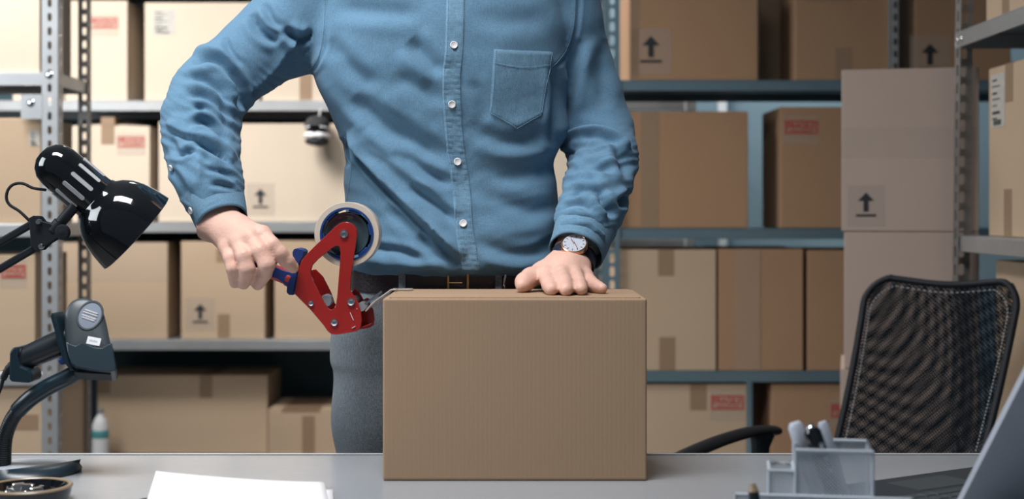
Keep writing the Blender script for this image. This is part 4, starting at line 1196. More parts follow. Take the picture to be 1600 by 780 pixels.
# ---------- shirt
fd = Field((-0.62, 1.93, 0.985), (0.27, 2.42, 1.56), 0.0031)
secs = []
for py, l, r, b, cy in [(428, 562, 862, 0.100, 2.195), (425, 556, 867, 0.108, 2.195), (418, 549, 872, 0.115, 2.193), (405, 546, 874, 0.1155, 2.192), (385, 546, 874, 0.113, 2.193), (340, 543, 876, 0.108, 2.197), (290, 538, 868, 0.104, 2.20),
                        (250, 540, 866, 0.104, 2.20), (205, 528, 884, 0.108, 2.20), (165, 511, 882, 0.113, 2.20), (130, 494, 884, 0.117, 2.20), (105, 484, 884, 0.118, 2.20), (50, 480, 890, 0.119, 2.205),
                        (0, 485, 888, 0.114, 2.21), (-40, 500, 880, 0.104, 2.215), (-75, 520, 870, 0.085, 2.22), (-105, 590, 810, 0.062, 2.225), (-120, 640, 765, 0.055, 2.23)]:
    secs.append((Z(py, cy), X((l + r) / 2, MD), cy, (r - l) / 2 * MD / F_PX, b))
fd.loft(secs, 0.012, 2.35)
KA = 0.016
ra = [(545, -60, 2.215, .072), (492, 4, 2.21, .070), (440, 55, 2.20, .065), (395, 89, 2.185, .0570), (352, 120, 2.170, .0525), (326, 150, 2.150, .0540), (314, 188, 2.125, .0550), (314, 225, 2.105, .052), (321, 262, 2.078, .0475), (329, 292, 2.058, .0435), (334, 312, 2.048, .0380)]
fd.chain([S3(*p[:3]) for p in ra], [p[3] for p in ra], KA)
la = [(868, -40, 2.215, .068), (882, 30, 2.22, .0580), (897, 90, 2.232, .0560), (914, 150, 2.238, .0550), (932, 205, 2.235, .0570), (941, 245, 2.205, .0530), (935, 290, 2.155, .0495), (922, 330, 2.105, .0470), (915, 350, 2.086, .0435), (912, 360, 2.076, .0390)]
fd.chain([S3(*p[:3]) for p in la], [p[3] for p in la], 0.008)
V, Q = fd.mesh(); V = smooth_mesh(V, Q, 3)
del fd

# folds: polylines in photo space; every vertex is pushed along its normal
def proj(V): return 800 + F_PX * V[:, 0] / V[:, 1], HOR - F_PX * (V[:, 2] - CAM_Z) / V[:, 1]
N = vnormals(V, Q)
view = -(V - np.array([0, 0, CAM_Z])); view /= np.linalg.norm(view, axis=1)[:, None]
facing = np.clip(((N * view).sum(1) + 0.30) / 0.45, 0, 1)
px, py = proj(V)
# arm or torso?
def dist_chain(V, ch):
    best = np.full(len(V), 9.0)
    for i in range(len(ch) - 1):
        a = np.array(S3(*ch[i][:3])); b = np.array(S3(*ch[i + 1][:3])); ba = b - a
        t = np.clip(((V - a) @ ba) / (ba @ ba), 0, 1)
        d = np.linalg.norm(V - (a + t[:, None] * ba), axis=1) - (ch[i][3] + t * (ch[i + 1][3] - ch[i][3]))
        best = np.minimum(best, d)
    return best
dR = dist_chain(V, ra); dL = dist_chain(V, la)
isR = (dR < 0.007); isL = (dL < 0.005); 
isT = ~(isR | isL)
def polyd(pts):
    P = np.array(pts, float); best = np.full(len(px), 1e9); sd = np.zeros(len(px)); tt_ = np.zeros(len(px))
    seg = np.linalg.norm(np.diff(P, axis=0), axis=1); tot = seg.sum(); acc = 0
    for i in range(len(P) - 1):
        a, b = P[i], P[i + 1]; ba = b - a
        t = np.clip(((px - a[0]) * ba[0] + (py - a[1]) * ba[1]) / (ba @ ba), 0, 1)
        dx = px - a[0] - t * ba[0]; dy = py - a[1] - t * ba[1]; d = np.hypot(dx, dy)
        m = d < best
        best[m] = d[m]; sd[m] = np.sign((ba[0] * dy - ba[1] * dx)[m]) * d[m]; tt_[m] = ((acc + t * seg[i]) / tot)[m]; acc += seg[i]
    return best, sd, tt_
def smooth_poly(pts):
    if len(pts) < 3: return pts
    return [(p.x, p.y) for p in crom([(a, b, 0) for a, b in pts], 5)]
disp = np.zeros(len(V))
def fold(kind, pts, w, amp, mask, taper=0.22):
    global disp
    amp = amp * 2.0
    d, s, t = polyd(smooth_poly(pts))
    tp = np.clip(np.minimum(t, 1 - t) / taper, 0, 1) ** 0.8 if taper > 0 else 1.0
    endf = np.exp(-np.maximum(0, d - w) ** 2 / (w * w))
    if kind == 'r': f = np.exp(-(s / w) ** 2)
    elif kind == 'v': f = -np.exp(-(s / w) ** 2) + 0.45 * (np.exp(-((s - 1.9 * w) / w) ** 2) + np.exp(-((s + 1.9 * w) / w) ** 2))
    elif kind == 's':      # overlap: raised on the right hand side (positive s) dropping sharply at the line
        f = np.where(s > 0, np.exp(-(s / (2.6 * w)) ** 2), -0.35 * np.exp(-(s / (0.9 * w)) ** 2))
        f = f * (np.tanh(s / 2.2) * 0.5 + 0.5) + np.where(s > 0, 0, f) * (0.5 - 0.5 * np.tanh(s / 2.2))
    elif kind == 'z':      # mirrored overlap (raised on negative side)
        s2 = -s
        f = np.where(s2 > 0, np.exp(-(s2 / (2.6 * w)) ** 2), -0.35 * np.exp(-(s2 / (0.9 * w)) ** 2))
        f = f * (np.tanh(s2 / 2.2) * 0.5 + 0.5) + np.where(s2 > 0, 0, f) * (0.5 - 0.5 * np.tanh(s2 / 2.2))
    disp += amp * 0.001 * f * tp * mask * facing * (np.abs(s) <= d + 1e-6) * np.where(np.abs(np.abs(s) - d) < 1e-3, 1, endf)
T_, R_, L_ = isT.astype(float), isR.astype(float), isL.astype(float)
# image y points down: with the cross product used, s > 0 lies on the right of the walking direction (below a line drawn left to right)
# torso
fold('z', [(541, 206), (560, 238), (585, 270), (620, 307), (655, 342), (688, 376), (716, 408)], 8, 7.5, T_, 0.10)
fold('v', [(538, 214), (556, 243), (581, 275), (616, 312), (651, 347), (684, 381), (712, 412)], 3.2, 2.6, T_, 0.10)
fold('r', [(560, 178), (600, 228), (650, 278), (700, 325)], 15, 3.5, T_)
fold('v', [(555, 150), (600, 192), (650, 222), (702, 252)], 15, 5.0, T_)
fold('v', [(618, 236), (655, 262), (704, 292)], 9, 4.0, T_)
fold('v', [(640, 292), (672, 312), (712, 348)], 8, 4.5, T_)
fold('v', [(652, 365), (678, 388), (716, 418)], 9, 6.0, T_)
fold('v', [(600, 325), (640, 352), (668, 392)], 10, 3.0, T_)
fold('r', [(556, 402), (610, 412), (670, 414), (716, 408)], 7, 4.0, T_)
fold('v', [(560, 386), (620, 392), (660, 405)], 6, 3.0, T_)
fold('v', [(640, 62), (668, 92), (690, 118)], 13, 4.0, T_)
fold('v', [(610, 120), (655, 135), (695, 165)], 14, 2.5, T_)
fold('v', [(520, 10), (580, 18), (660, 22)], 13, 2.5, T_)
fold('v', [(515, 60), (545, 105), (590, 140)], 13, 3.0, T_)
fold('r', [(500, 115), (535, 165), (575, 200)], 12, 3.0, T_)
fold('v', [(532, 216), (543, 245), (541, 262)], 5, 4.0, T_)
fold('v', [(730, 190), (760, 212), (800, 222), (850, 208), (872, 180)], 13, 2.10, T_)
fold('r', [(735, 218), (780, 240), (830, 238), (868, 220)], 12, 2.10, T_)
fold('v', [(738, 262), (780, 276), (830, 270), (872, 250)], 13, 1.80, T_)
fold('v', [(745, 290), (790, 318), (830, 330), (872, 322)], 12, 2.10, T_)
fold('r', [(748, 345), (790, 362), (840, 362), (866, 350)], 12, 2.10, T_)
fold('v', [(742, 375), (790, 395), (835, 396), (868, 380)], 9, 2.40, T_)
fold('r', [(745, 402), (790, 418), (830, 418)], 7, 1.80, T_)
fold('v', [(862, 100), (870, 140), (868, 190), (864, 235)], 8, 5.0, T_)
fold('v', [(730, 20), (790, 34), (862, 30)], 14, 1.50, T_)
fold('v', [(735, 125), (752, 150), (762, 190)], 9, 1.50, T_)
# his right sleeve (left in the photo)
fold('v', [(392, 22), (408, 48), (436, 66)], 8, 6.0, R_)
fold('v', [(412, 5), (426, 32), (440, 46)], 6, 3.5, R_)
fold('v', [(445, 44), (462, 60), (478, 60), (492, 50)], 7, 7.0, R_)
fold('z', [(474, 60), (456, 76), (434, 106), (412, 128), (386, 145)], 9, -7.0, R_, 0.12)
fold('v', [(350, 58), (362, 84), (378, 104)], 5, 3.0, R_)
fold('v', [(300, 97), (326, 90), (348, 98), (366, 120), (376, 150), (380, 172)], 7, 7.5, R_, 0.15)
fold('r', [(310, 112), (336, 112), (354, 132), (364, 158)], 6, 4.0, R_)
fold('v', [(284, 122), (310, 122), (338, 138), (356, 164)], 5.5, 4.5, R_)
fold('v', [(288, 146), (318, 150), (344, 168), (360, 190)], 5.5, 4.5, R_)
fold('v', [(296, 172), (322, 170), (346, 188), (364, 205)], 5, 3.5, R_)
fold('v', [(292, 194), (318, 190), (340, 204), (352, 226)], 7, 5.5, R_)
fold('z', [(259, 196), (285, 211), (312, 220), (338, 236), (362, 258)], 7, 5.0, R_, 0.10)
fold('v', [(300, 222), (330, 233), (356, 252)], 5, 4.5, R_)
fold('v', [(266, 218), (280, 240), (304, 236), (310, 252)], 5, 4.0, R_)
fold('r', [(307, 230), (312, 260), (312, 290)], 4.5, 3.0, R_)
fold('v', [(320, 262), (345, 268), (366, 282)], 5, 3.0, R_)
fold('v', [(268, 262), (282, 285), (290, 305)], 5, 3.0, R_)
fold('v', [(325, 288), (345, 290), (368, 296)], 4, 2.5, R_)
# his left sleeve
fold('s', [(880, 212), (905, 203), (935, 202), (965, 212), (985, 232)], 8, 6.0, L_, 0.12)
fold('v', [(880, 226), (912, 216), (945, 218), (972, 232)], 6, 5.0, L_)
fold('v', [(884, 246), (900, 232), (920, 226)], 6, 5.0, L_)
fold('v', [(902, 256), (930, 260), (958, 268)], 6, 4.0, L_)
fold('v', [(888, 270), (912, 266), (938, 276)], 5, 4.0, L_)
fold('v', [(884, 290), (906, 278), (934, 282)], 5, 4.0, L_)
fold('v', [(890, 308), (915, 296), (950, 304)], 6, 4.0, L_)
fold('v', [(936, 300), (944, 318), (954, 330), (956, 342)], 6, 7.0, L_)
fold('s', [(872, 350), (892, 342), (918, 346), (940, 362), (944, 374)], 7, 5.0, L_, 0.1)
fold('v', [(986, 300), (976, 312), (962, 322)], 6, 7.0, L_)
fold('v', [(878, 325), (900, 320), (925, 330)], 5, 3.0, L_)
fold('v', [(903, 60), (893, 110), (884, 160), (882, 190)], 10, 5.0, L_)
fold('v', [(948, 60), (940, 110), (945, 170)], 12, 2.5, L_)
fold('v', [(955, 230), (975, 255), (980, 280)], 7, 4.0, L_)
# loose small creases everywhere, larger on the sleeves
nzv = np.empty(len(V)); 
VV = V * np.array([1.0, 0.8, 1.0])
for i, v in enumerate(VV.tolist()):
    nzv[i] = noise.noise((v[0] * 22, v[1] * 16, v[2] * 22)) * 0.0014 + noise.noise((v[0] * 60 + v[2] * 25, v[1] * 30, v[2] * 55 - v[0] * 25 + 7)) * 0.00025
# narrow folds that run along the cloth's pull
def ridged(ang, across, along, seed):
    c_, s_ = math.cos(R(ang)), math.sin(R(ang)); o_ = np.zeros(len(V))
    for i in np.nonzero(facing > 0)[0]:
        x_, y_ = px[i], py[i]
        u_ = x_ * c_ + y_ * s_; v_ = -x_ * s_ + y_ * c_
        w_ = 12 * noise.noise((x_ * 0.018, y_ * 0.018, seed + 3.0))
        o_[i] = 0.62 - 2.0 * abs(noise.noise((u_ * along, (v_ + w_) * across, seed)))
    return o_
wr_ = np.clip((py - 85) / 60, 0, 1) * R_ ; wl2 = np.clip((py - 180) / 50, 0, 1) * L_
nzv += 0.0030 * wr_ * ridged(32, 0.075, 0.016, 1.0) * facing
nzv += 0.0030 * wl2 * ridged(-8, 0.080, 0.018, 5.0) * facing
nzv += 0.0012 * T_ * np.clip((py - 120) / 120, 0.15, 1) * ridged(38, 0.045, 0.008, 9.0) * facing * (px < 720)
nzv += 0.0008 * T_ * np.clip((py - 120) / 120, 0.15, 1) * ridged(-15, 0.040, 0.008, 13.0) * facing * (px >= 720)
nzv *= 1.15
# armhole seams
def seam(pts, w=3.0, a=1.1): fold('v', pts, w, a, np.ones(len(V)), 0.04)
SEAM_R = [(513, -20), (513, 20), (511, 55), (505, 85), (494, 104), (485, 110)]
SEAM_L = [(905, -20), (904, 20), (900, 50), (890, 78), (877, 96), (868, 104)]
seam(SEAM_R); seam(SEAM_L)
V = V + N * (disp + nzv)[:, None]
V = smooth_mesh(V, Q, 1, 0.35)
shirt = np_mesh('shirt', V, Q, 'shirt', man)
bvh = BVHTree.FromPolygons([tuple(v) for v in V.tolist()], [tuple(q_) for q_ in Q.tolist()])
ORI = Vector((0, 0, CAM_Z))
def hit(px_, py_, bv=None):
    d = (W(px_, py_, 2.0) - ORI).normalized()
    p, n, i, dist = (bv or bvh).ray_cast(ORI, d, 4.0)
    if p is None: return None
    if n.dot(d) > 0: n = -n
    return p, n

def draped(name, rows, parent, m, off=0.0018, edge=0.0, pucker=0.0, label=None):
    """rows[i][j] photo points; laid over the shirt as a second layer of cloth with folded edges"""
    nu, nv = len(rows), len(rows[0]); G = []
    last = None
    for i in range(nu):
        g = []
        for j in range(nv):
            h_ = hit(*rows[i][j])
            if h_ is None:
                h_ = last
            last = h_
            p, n = h_
            ed = min(i, nu - 1 - i, j, nv - 1 - j)
            o_ = edge if ed == 0 else off
            if pucker and ed > 0: o_ += pucker * noise.noise((rows[i][j][0] * 0.20, rows[i][j][1] * 0.20, 1.5)) + pucker * 0.6 * math.sin(rows[i][j][1] * 0.75)*(1 if ed < 4 else 0.2)
            g.append(p + n * o_)
        G.append(g)
    return put(name, MB().grid(G), m, parent, world=True, smooth=True, angle=180, label=label)
def stitches(name, pts, parent, step=3.4, ln=2.1, off=0.0022, m='thread', width=0.0006):
    P = [Vector((a, b, 0)) for a, b in smooth_poly(pts)]
    dn = []; 
    for a, b in zip(P, P[1:]):
        k = max(1, int((b - a).length / 0.5))
        for i in range(k): dn.append(a.lerp(b, i / k))
    mb = MB(); acc = 0; i = 0
    st_ = int(step / 0.5); l_ = int(ln / 0.5)
    for i in range(0, len(dn) - l_, st_):
        a = hit(dn[i].x, dn[i].y); b = hit(dn[i + l_].x, dn[i + l_].y)
        if a and b and (a[0] - b[0]).length < 0.01:
            mb.bar(a[0] + a[1] * off, b[0] + b[1] * off, width, width, up=a[1])
    if mb.v: return put(name, mb, m, parent, world=True)

# placket
pc_ = crom([(712, -40, 0), (712, 0, 0), (710, 71, 0), (706, 120, 0), (707, 163, 0), (710, 210, 0), (715, 253, 0), (722, 300, 0), (725, 350, 0), (731, 390, 0), (737, 429, 0)], 16)
rows = [[(c.x + (-15.2 + 30.4 * i / 10), c.y) for c in pc_] for i in range(11)]
placket = draped('placket', rows, shirt, 'shirt_seam', 0.0022, -0.0005, 0.0009, label='double-layer buttoned front strip')
cpts = [(c.x, c.y) for c in pc_[::6]]
for dx in (-12, 12): stitches('stitching', [(a + dx, b) for a, b in cpts], shirt, off=0.0034)
# pocket
def pocket_pt(u, v):
    tl_, tr_, bl, br, tip = (771, 76), (865, 80), (764, 178), (848, 180), (807, 204)
    top = (tl_[0] + (tr_[0] - tl_[0]) * u, tl_[1] + (tr_[1] - tl_[1]) * u)
    if u < 0.52: bb = (bl[0] + (tip[0] - bl[0]) * u / 0.52, bl[1] + (tip[1] - bl[1]) * u / 0.52)
    else: bb = (tip[0] + (br[0] - tip[0]) * (u - 0.52) / 0.48, tip[1] + (br[1] - tip[1]) * (u - 0.52) / 0.48)
    return (top[0] + (bb[0] - top[0]) * v, top[1] + (bb[1] - top[1]) * v)
draped('pocket', [[pocket_pt(i / 24, j / 28) for j in range(29)] for i in range(25)], shirt, 'shirt_seam', 0.0022, -0.0005, 0.0004, label='patch chest pocket with a pointed bottom')
ins = lambda u, v: pocket_pt(0.04 + 0.92 * u, 0.02 + 0.95 * v)
stitches('stitching', [ins(0, 0), ins(0, .5), ins(0, 1)], shirt, off=0.0032); stitches('stitching', [ins(1, 0), ins(1, .5), ins(1, 1)], shirt, off=0.0032)
stitches('stitching', [ins(0, 1), ins(.25, 1), ins(.52, 1)], shirt, off=0.0032); stitches('stitching', [ins(.52, 1), ins(.75, 1), ins(1, 1)], shirt, off=0.0032)
stitches('stitching', [pocket_pt(0.02, .21), pocket_pt(0.5, .215), pocket_pt(0.98, .21)], shirt, off=0.0034)
stitches('stitching', [(a - 6, b) for a, b in SEAM_R], shirt, off=0.0010); stitches('stitching', [(a - 6, b) for a, b in SEAM_L], shirt, off=0.0010)
stitches('stitching', [(540, 214), (541, 240), (549, 262), (546, 290), (541, 318)], shirt, off=0.0012)
# buttons
def button(cx_, cy_, parent, r=0.0056, bv=None, off=0.003, pn=None):
    h_ = pn or hit(cx_, cy_)
    if not h_: return
    p, n = h_
    m_ = frame_at(p + n * off, (1, 0, 0), n)
    b = put('button', MB().lathe([(r * 0.85, -0.0008), (r, 0.0), (r, 0.0010), (r * 0.86, 0.0018), (r * 0.70, 0.0013), (0.0, 0.0011)], m_, 28), 'button', parent, world=True, smooth=True, label='small white button')
    return b
for x_, y_ in ((709, 71), (706.5, 163), (715, 253), (724, 350)): button(x_, y_, shirt)

# ---------- cuffs
def cuff(name, a, b, ra_, rb_, aspect=1.0, flare=0.0, n=48, bevel_dir=None, thick=0.0022, tilt=None):
    a = Vector(a); b = Vector(b); d = (b - a).normalized()
    mtx = frame_at(a, (1, 0, 0), d); L_ = (b - a).length
    G = []
    for i in range(n):
        an = 2 * math.pi * i / n; g = []
        for j in range(13):
            t = j / 12; r = ra_ + (rb_ - ra_) * t
            r *= 1 + 0.018 * math.sin(3 * an + 1.3 + 2 * t) + 0.012 * math.sin(5 * an + 4 * t)
            if j == 0: r -= 0.003
            if j in (1, 11): r -= 0.0004
            z = L_ * t
            if tilt: z += tilt * math.cos(an - 0.0) * t * 0.01
            g.append(mtx @ Vector((r * math.cos(an), r * math.sin(an) * aspect, z)))
        # hem turns inward, inner wall
        for j in range(12, 5, -1):
            t = j / 12; r = (ra_ + (rb_ - ra_) * t) * (1 + 0.018 * math.sin(3 * an + 1.3 + 2 * t) + 0.012 * math.sin(5 * an + 4 * t)) - thick
            g.append(mtx @ Vector((r * math.cos(an), r * math.sin(an) * aspect, L_ * t + (tilt * math.cos(an) * t * 0.01 if tilt else 0))))
        G.append(g)
    return put(name, MB().grid(G, closed_u=True), 'shirt_seam', shirt, world=True, smooth=True, angle=180), mtx
c1a, c1b = S3(332, 303, 2.055), S3(347, 345, 2.030)
cu1, m1 = cuff('cuff', c1a, c1b, 0.0435, 0.0365, 0.96)
c2a, c2b = S3(914, 354, 2.085), S3(900, 394, 2.050)
cu2, m2 = cuff('cuff', c2a, c2b, 0.0445, 0.0400, 0.98)
def cuff_bvh(o):
    inv = WMAT[shirt.name]
    return BVHTree.FromPolygons([tuple(inv @ v.co) for v in o.data.vertices], [tuple(p.vertices) for p in o.data.polygons])
b1 = cuff_bvh(cu1); b2 = cuff_bvh(cu2)
h_ = hit(299, 329, b1) or hit(304, 329, b1)
if h_: button(0, 0, shirt, 0.0052, pn=h_, off=0.0012)
h_ = hit(268, 262)
if h_: button(0, 0, shirt, 0.0045, pn=h_, off=0.0010)

# ---------- belt and trousers
tz = [(0.08, -0.0, 0), ]
cxm = X(706, MD)
ft = Field((cxm - 0.24, 2.00, 0.06), (cxm + 0.24, 2.40, 1.03), 0.005)
hs = []
for z, a, b, cy in ((1.022, 0.148, 0.102, 2.197), (0.985, 0.150, 0.104, 2.198), (0.95, 0.162, 0.106, 2.20), (0.90, 0.175, 0.110, 2.205), (0.87, 0.176, 0.108, 2.205)):
    hs.append((z, cxm, cy, a, b))
ft.loft(hs, 0.02, 2.3)
for sg in (-1, 1):
    ft.chain([(cxm + sg * 0.088, 2.20, 0.90), (cxm + sg * 0.095, 2.195, 0.78), (cxm + sg * 0.096, 2.19, 0.62), (cxm + sg * 0.100, 2.185, 0.48), (cxm + sg * 0.104, 2.19, 0.30), (cxm + sg * 0.106, 2.20, 0.12)] and
             [Vector(p) for p in [(cxm + sg * 0.088, 2.20, 0.90), (cxm + sg * 0.093, 2.195, 0.78), (cxm + sg * 0.090, 2.19, 0.62), (cxm + sg * 0.098, 2.185, 0.48), (cxm + sg * 0.104, 2.19, 0.30), (cxm + sg * 0.106, 2.20, 0.12)]],
             [0.090, 0.0865, 0.074, 0.064, 0.058, 0.056], 0.02)
VT, QT = ft.mesh(); VT = smooth_mesh(VT, QT, 2)
nt_ = vnormals(VT, QT)
w = np.array([noise.noise((a * 12, b * 9, c * 7)) * 0.003 + noise.noise((a * 30, b * 20, c * 12)) * 0.0012 for a, b, c in VT.tolist()])
VT = VT + nt_ * w[:, None]
trousers = np_mesh('trousers', VT, QT, 'trouser', man)
bt = BVHTree.FromPolygons([tuple(v) for v in VT.tolist()], [tuple(q_) for q_ in QT.tolist()])
def ring_pts(z, off, n=96):
    out_ = []
    for i in range(n):
        a = 2 * math.pi * i / n; d = Vector((math.cos(a), math.sin(a), 0))
        c = Vector((cxm, 2.20, z)); p, nn, ii, ds = bt.ray_cast(c + d * 0.5, -d, 1.0)
        out_.append((p if p else c + d * 0.15) + d * off)
    return out_
def band(name, z0, z1, off, m, parent, th=0.003):
    A = ring_pts((z0 + z1) / 2, off)
    G = []
    for p in A:
        d = (Vector((p.x - cxm, p.y - 2.20, 0))).normalized()
        g = [Vector((p.x, p.y, z0)), Vector((p.x, p.y, z0 + 0.002)) + d * th, Vector((p.x, p.y, z1 - 0.002)) + d * th, Vector((p.x, p.y, z1)), Vector((p.x, p.y, z0))]
        G.append(g)
    return put(name, MB().grid(G, closed_u=True), m, parent, world=True, smooth=True, angle=50)
belt = band('belt', 0.9755, 1.0095, 0.0015, 'belt', man)
def front_pt(px_, z):
    # point on the belt line under a photo column
    d0 = Vector((X(px_, 2.1), 2.1, z)); p, n, i_, ds = bt.ray_cast(Vector((d0.x * 0.5, 1.05, z)), Vector((d0.x, 2.1, 0)).normalized() if False else (Vector((d0.x, 2.1, z)) - Vector((d0.x * 0.5, 1.05, z))).normalized(), 3.0)
    return p if p else d0
for px_ in (629, 779):
    a = front_pt(px_, 0.9925)
    put('belt_loop', MB().box((a.x - 0.0052, a.y - 0.0085, 0.968), (a.x + 0.0052, a.y - 0.0045, 1.016)), 'trouser', trousers, world=True, bevel=0.001)
bk = front_pt(716, 0.9925)
fr = [(-0.016, -0.0205), (0.016, -0.0205), (0.016, 0.0205), (-0.016, 0.0205)]; fi = [(-0.0125, -0.017), (0.0125, -0.017), (0.0125, 0.017), (-0.0125, 0.017)]
put('buckle', MB().prism(fr, 0, 0.0025, Matrix.Translation((bk.x, bk.y - 0.0075, 0.9925)) @ Matrix.Rotation(R(90), 4, 'X'), holes=[fi[::-1]]), 'brass', belt, world=True, bevel=0.0008)
put('buckle_prong', MB().cyl((bk.x - 0.014, bk.y - 0.0095, 0.9925), (bk.x + 0.006, bk.y - 0.0085, 0.9925), 0.0012, 8), 'brass', belt, world=True)
kc = front_pt(790, 0.99)
put('key_clip', MB().tube(crom([(kc.x, kc.y - 0.011, 1.004), (kc.x - 0.002, kc.y - 0.013, 0.990), (kc.x, kc.y - 0.012, 0.972), (kc.x + 0.003, kc.y - 0.012, 0.96)], 4), 0.0018, 8), 'chrome', belt, world=True, smooth=True)
for sg in (-1, 1):
    sx_ = cxm + sg * 0.106
    P = []
    for i in range(17):
        t = i / 16; y = 2.29 - 0.29 * t
        ww = 0.046 * max(0.08, math.sin(math.pi * (0.10 + 0.85 * t))) ** 0.4; hh = 0.095 - 0.055 * min(1, t * 1.5) ** 1.3
        P.append([(sx_ + ww * math.cos(a), y, 0.001 + max(0, hh * (0.5 + 0.5 * math.sin(a)))) for a in [2 * math.pi * j / 20 for j in range(21)]])
    mb = MB().grid(P); mb.f.append(tuple(range(20))); mb.f.append(tuple(16 * 21 + j for j in range(20)))
    put('shoe', mb, 'black_soft', man, world=True, smooth=True, angle=80)

# ---------- body: one continuous surface
# hands at fine resolution
def hand_field(prims, lo, hi, h=0.00165):
    f = Field(lo, hi, h)
    for p in prims:
        f.chain(*p[:2], **(p[2] if len(p) > 2 else {}))
    return f.mesh()
def z1(zx, zy, D): return W(300 + zx / 3.25, 300 + zy / 3.25, D)
def z2(zx, zy, D): return W(780 + zx / 6.5, 360 + zy / 6.5, D)
# his right hand, gripping
wr = W(340, 346, 2.030)
mc = [W(410, 367, 1.985), W(391, 372, 1.976), W(372, 379, 1.980), W(355, 388, 1.990)]
RH = []
RH.append(([W(338, 325, 2.042), wr], [0.0255, 0.0245], dict(k=0.01)))
RH.append(([W(330, 330, 2.045), W(330, 354, 2.035)], [0.018, 0.0175], dict(k=0.01)))
for i, (m_, r0, r1) in enumerate(zip(mc, (0.0190, 0.0190, 0.0180, 0.0165), (0.0125, 0.0125, 0.0118, 0.0112))):
    RH.append(([wr + Vector((0.012 - 0.009 * i, 0.002, 0.004 - 0.004 * i)), wr.lerp(m_, 0.5) + Vector((0, 0.001, 0.0)), m_], [r0, (r0 + r1) / 2, r1], dict(k=0.012)))
RH.append(([mc[0], W(425, 383, 1.968), W(437, 396, 1.968), W(449, 409, 1.975), W(458, 418, 1.983)], [0.0125, 0.0108, 0.0108, 0.0098, 0.0084], dict(k=0.004)))
RH.append(([mc[1], W(406, 392, 1.958), W(417, 414, 1.954), W(413, 428, 1.966), W(403, 444, 1.988)], [0.0125, 0.0112, 0.0112, 0.0102, 0.0090], dict(k=0.003)))
RH.append(([mc[2], W(381, 400, 1.958), W(386.5, 420, 1.956), W(384, 433, 1.970), W(380.5, 443, 1.988)], [0.0120, 0.0106, 0.0105, 0.0096, 0.0088], dict(k=0.003)))
RH.append(([mc[3], W(360, 403, 1.972), W(364, 419, 1.968), W(366.5, 431, 1.978), W(367, 442, 1.992)], [0.0112, 0.0098, 0.0098, 0.0090, 0.0080], dict(k=0.003)))
# thumb, round the far side of the grip
RH.append(([W(352, 356, 2.042), W(378, 372, 2.048), W(402, 392, 2.050), W(424, 408, 2.044)], [0.0170, 0.0140, 0.0118, 0.0095], dict(k=0.008)))
# knuckle bumps
for m_ in mc: RH.append(([m_ + Vector((0, -0.004, 0.002)), m_ + Vector((0, -0.004, 0.001))], [0.0095, 0.0095], dict(k=0.006)))
lo = (W(300, 340, 2.0).x, 1.925, W(0, 470, 2.0).z); hi = (W(480, 340, 2.0).x, 2.10, W(0, 310, 2.04).z)
V1, Q1 = hand_field(RH, lo, hi)
V1 = smooth_mesh(V1, Q1, 2)
# his left hand, flat on the box
BT = TZ + BH
wl_ = W(894, 404, 2.046)
ml = [W(853, 431, 1.990), W(877, 430, 1.974), W(898, 431, 1.980), W(915, 434, 1.996)]
LH = []
LH.append(([W(904, 376, 2.072), wl_], [0.0265, 0.0245], dict(k=0.01)))
LH.append(([W(886, 392, 2.060), W(884, 408, 2.045)], [0.0190, 0.0185], dict(k=0.01)))
for i, (m_, r0, r1) in enumerate(zip(ml, (0.0175, 0.0180, 0.0175, 0.0160), (0.0122, 0.0122, 0.0115, 0.0110))):
    LH.append(([wl_ + Vector((-0.012 + 0.008 * i, -0.002, -0.004)), wl_.lerp(m_, 0.5) + Vector((0, 0, 0.001)), m_], [r0, (r0 + r1) / 2, r1], dict(k=0.012)))
def onbox(px_, D, r): return Vector((X(px_, D), D, BT + r * 0.93))
def fing(m_, p1, pip, p2, tip, rs): LH.append(([m_, p1, pip, p2, tip], rs, dict(k=0.0035)))
fing(ml[0], W(856, 438, 1.965), W(858.5, 445.5, 1.940), onbox(861, 1.918, .0092), onbox(862.5, 1.902, .0080), [0.0122, 0.0106, 0.0104, 0.0094, 0.0082])
fing(ml[1], W(879.5, 436, 1.948), W(882.5, 442.5, 1.925), onbox(884.5, 1.905, .0094), onbox(885, 1.890, .0080), [0.0122, 0.0108, 0.0106, 0.0096, 0.0084])
fing(ml[2], W(902, 437, 1.956), W(905, 443.5, 1.934), onbox(907, 1.914, .0090), onbox(908, 1.900, .0080), [0.0115, 0.0102, 0.0100, 0.0092, 0.0080])
fing(ml[3], W(922, 440, 1.978), W(928.5, 446, 1.960), onbox(935, 1.946, .0082), onbox(941, 1.936, .0072), [0.0110, 0.0094, 0.0092, 0.0084, 0.0074])
LH.append(([W(868, 415, 2.035), W(848, 427, 2.015), W(829, 434, 1.992), W(820, 441, 1.976), onbox(816.5, 1.962, .0100)], [0.0180, 0.0155, 0.0128, 0.0122, 0.0098], dict(k=0.008)))
for m_ in ml: LH.append(([m_ + Vector((0, -0.002, 0.0035)), m_ + Vector((0, -0.003, 0.003))], [0.0088, 0.0088], dict(k=0.006)))
lo = (X(795, 1.96), 1.87, BT - 0.004); hi = (X(960, 2.05), 2.12, W(0, 355, 2.07).z)
V2, Q2 = hand_field(LH, lo, hi)
V2 = smooth_mesh(V2, Q2, 2)
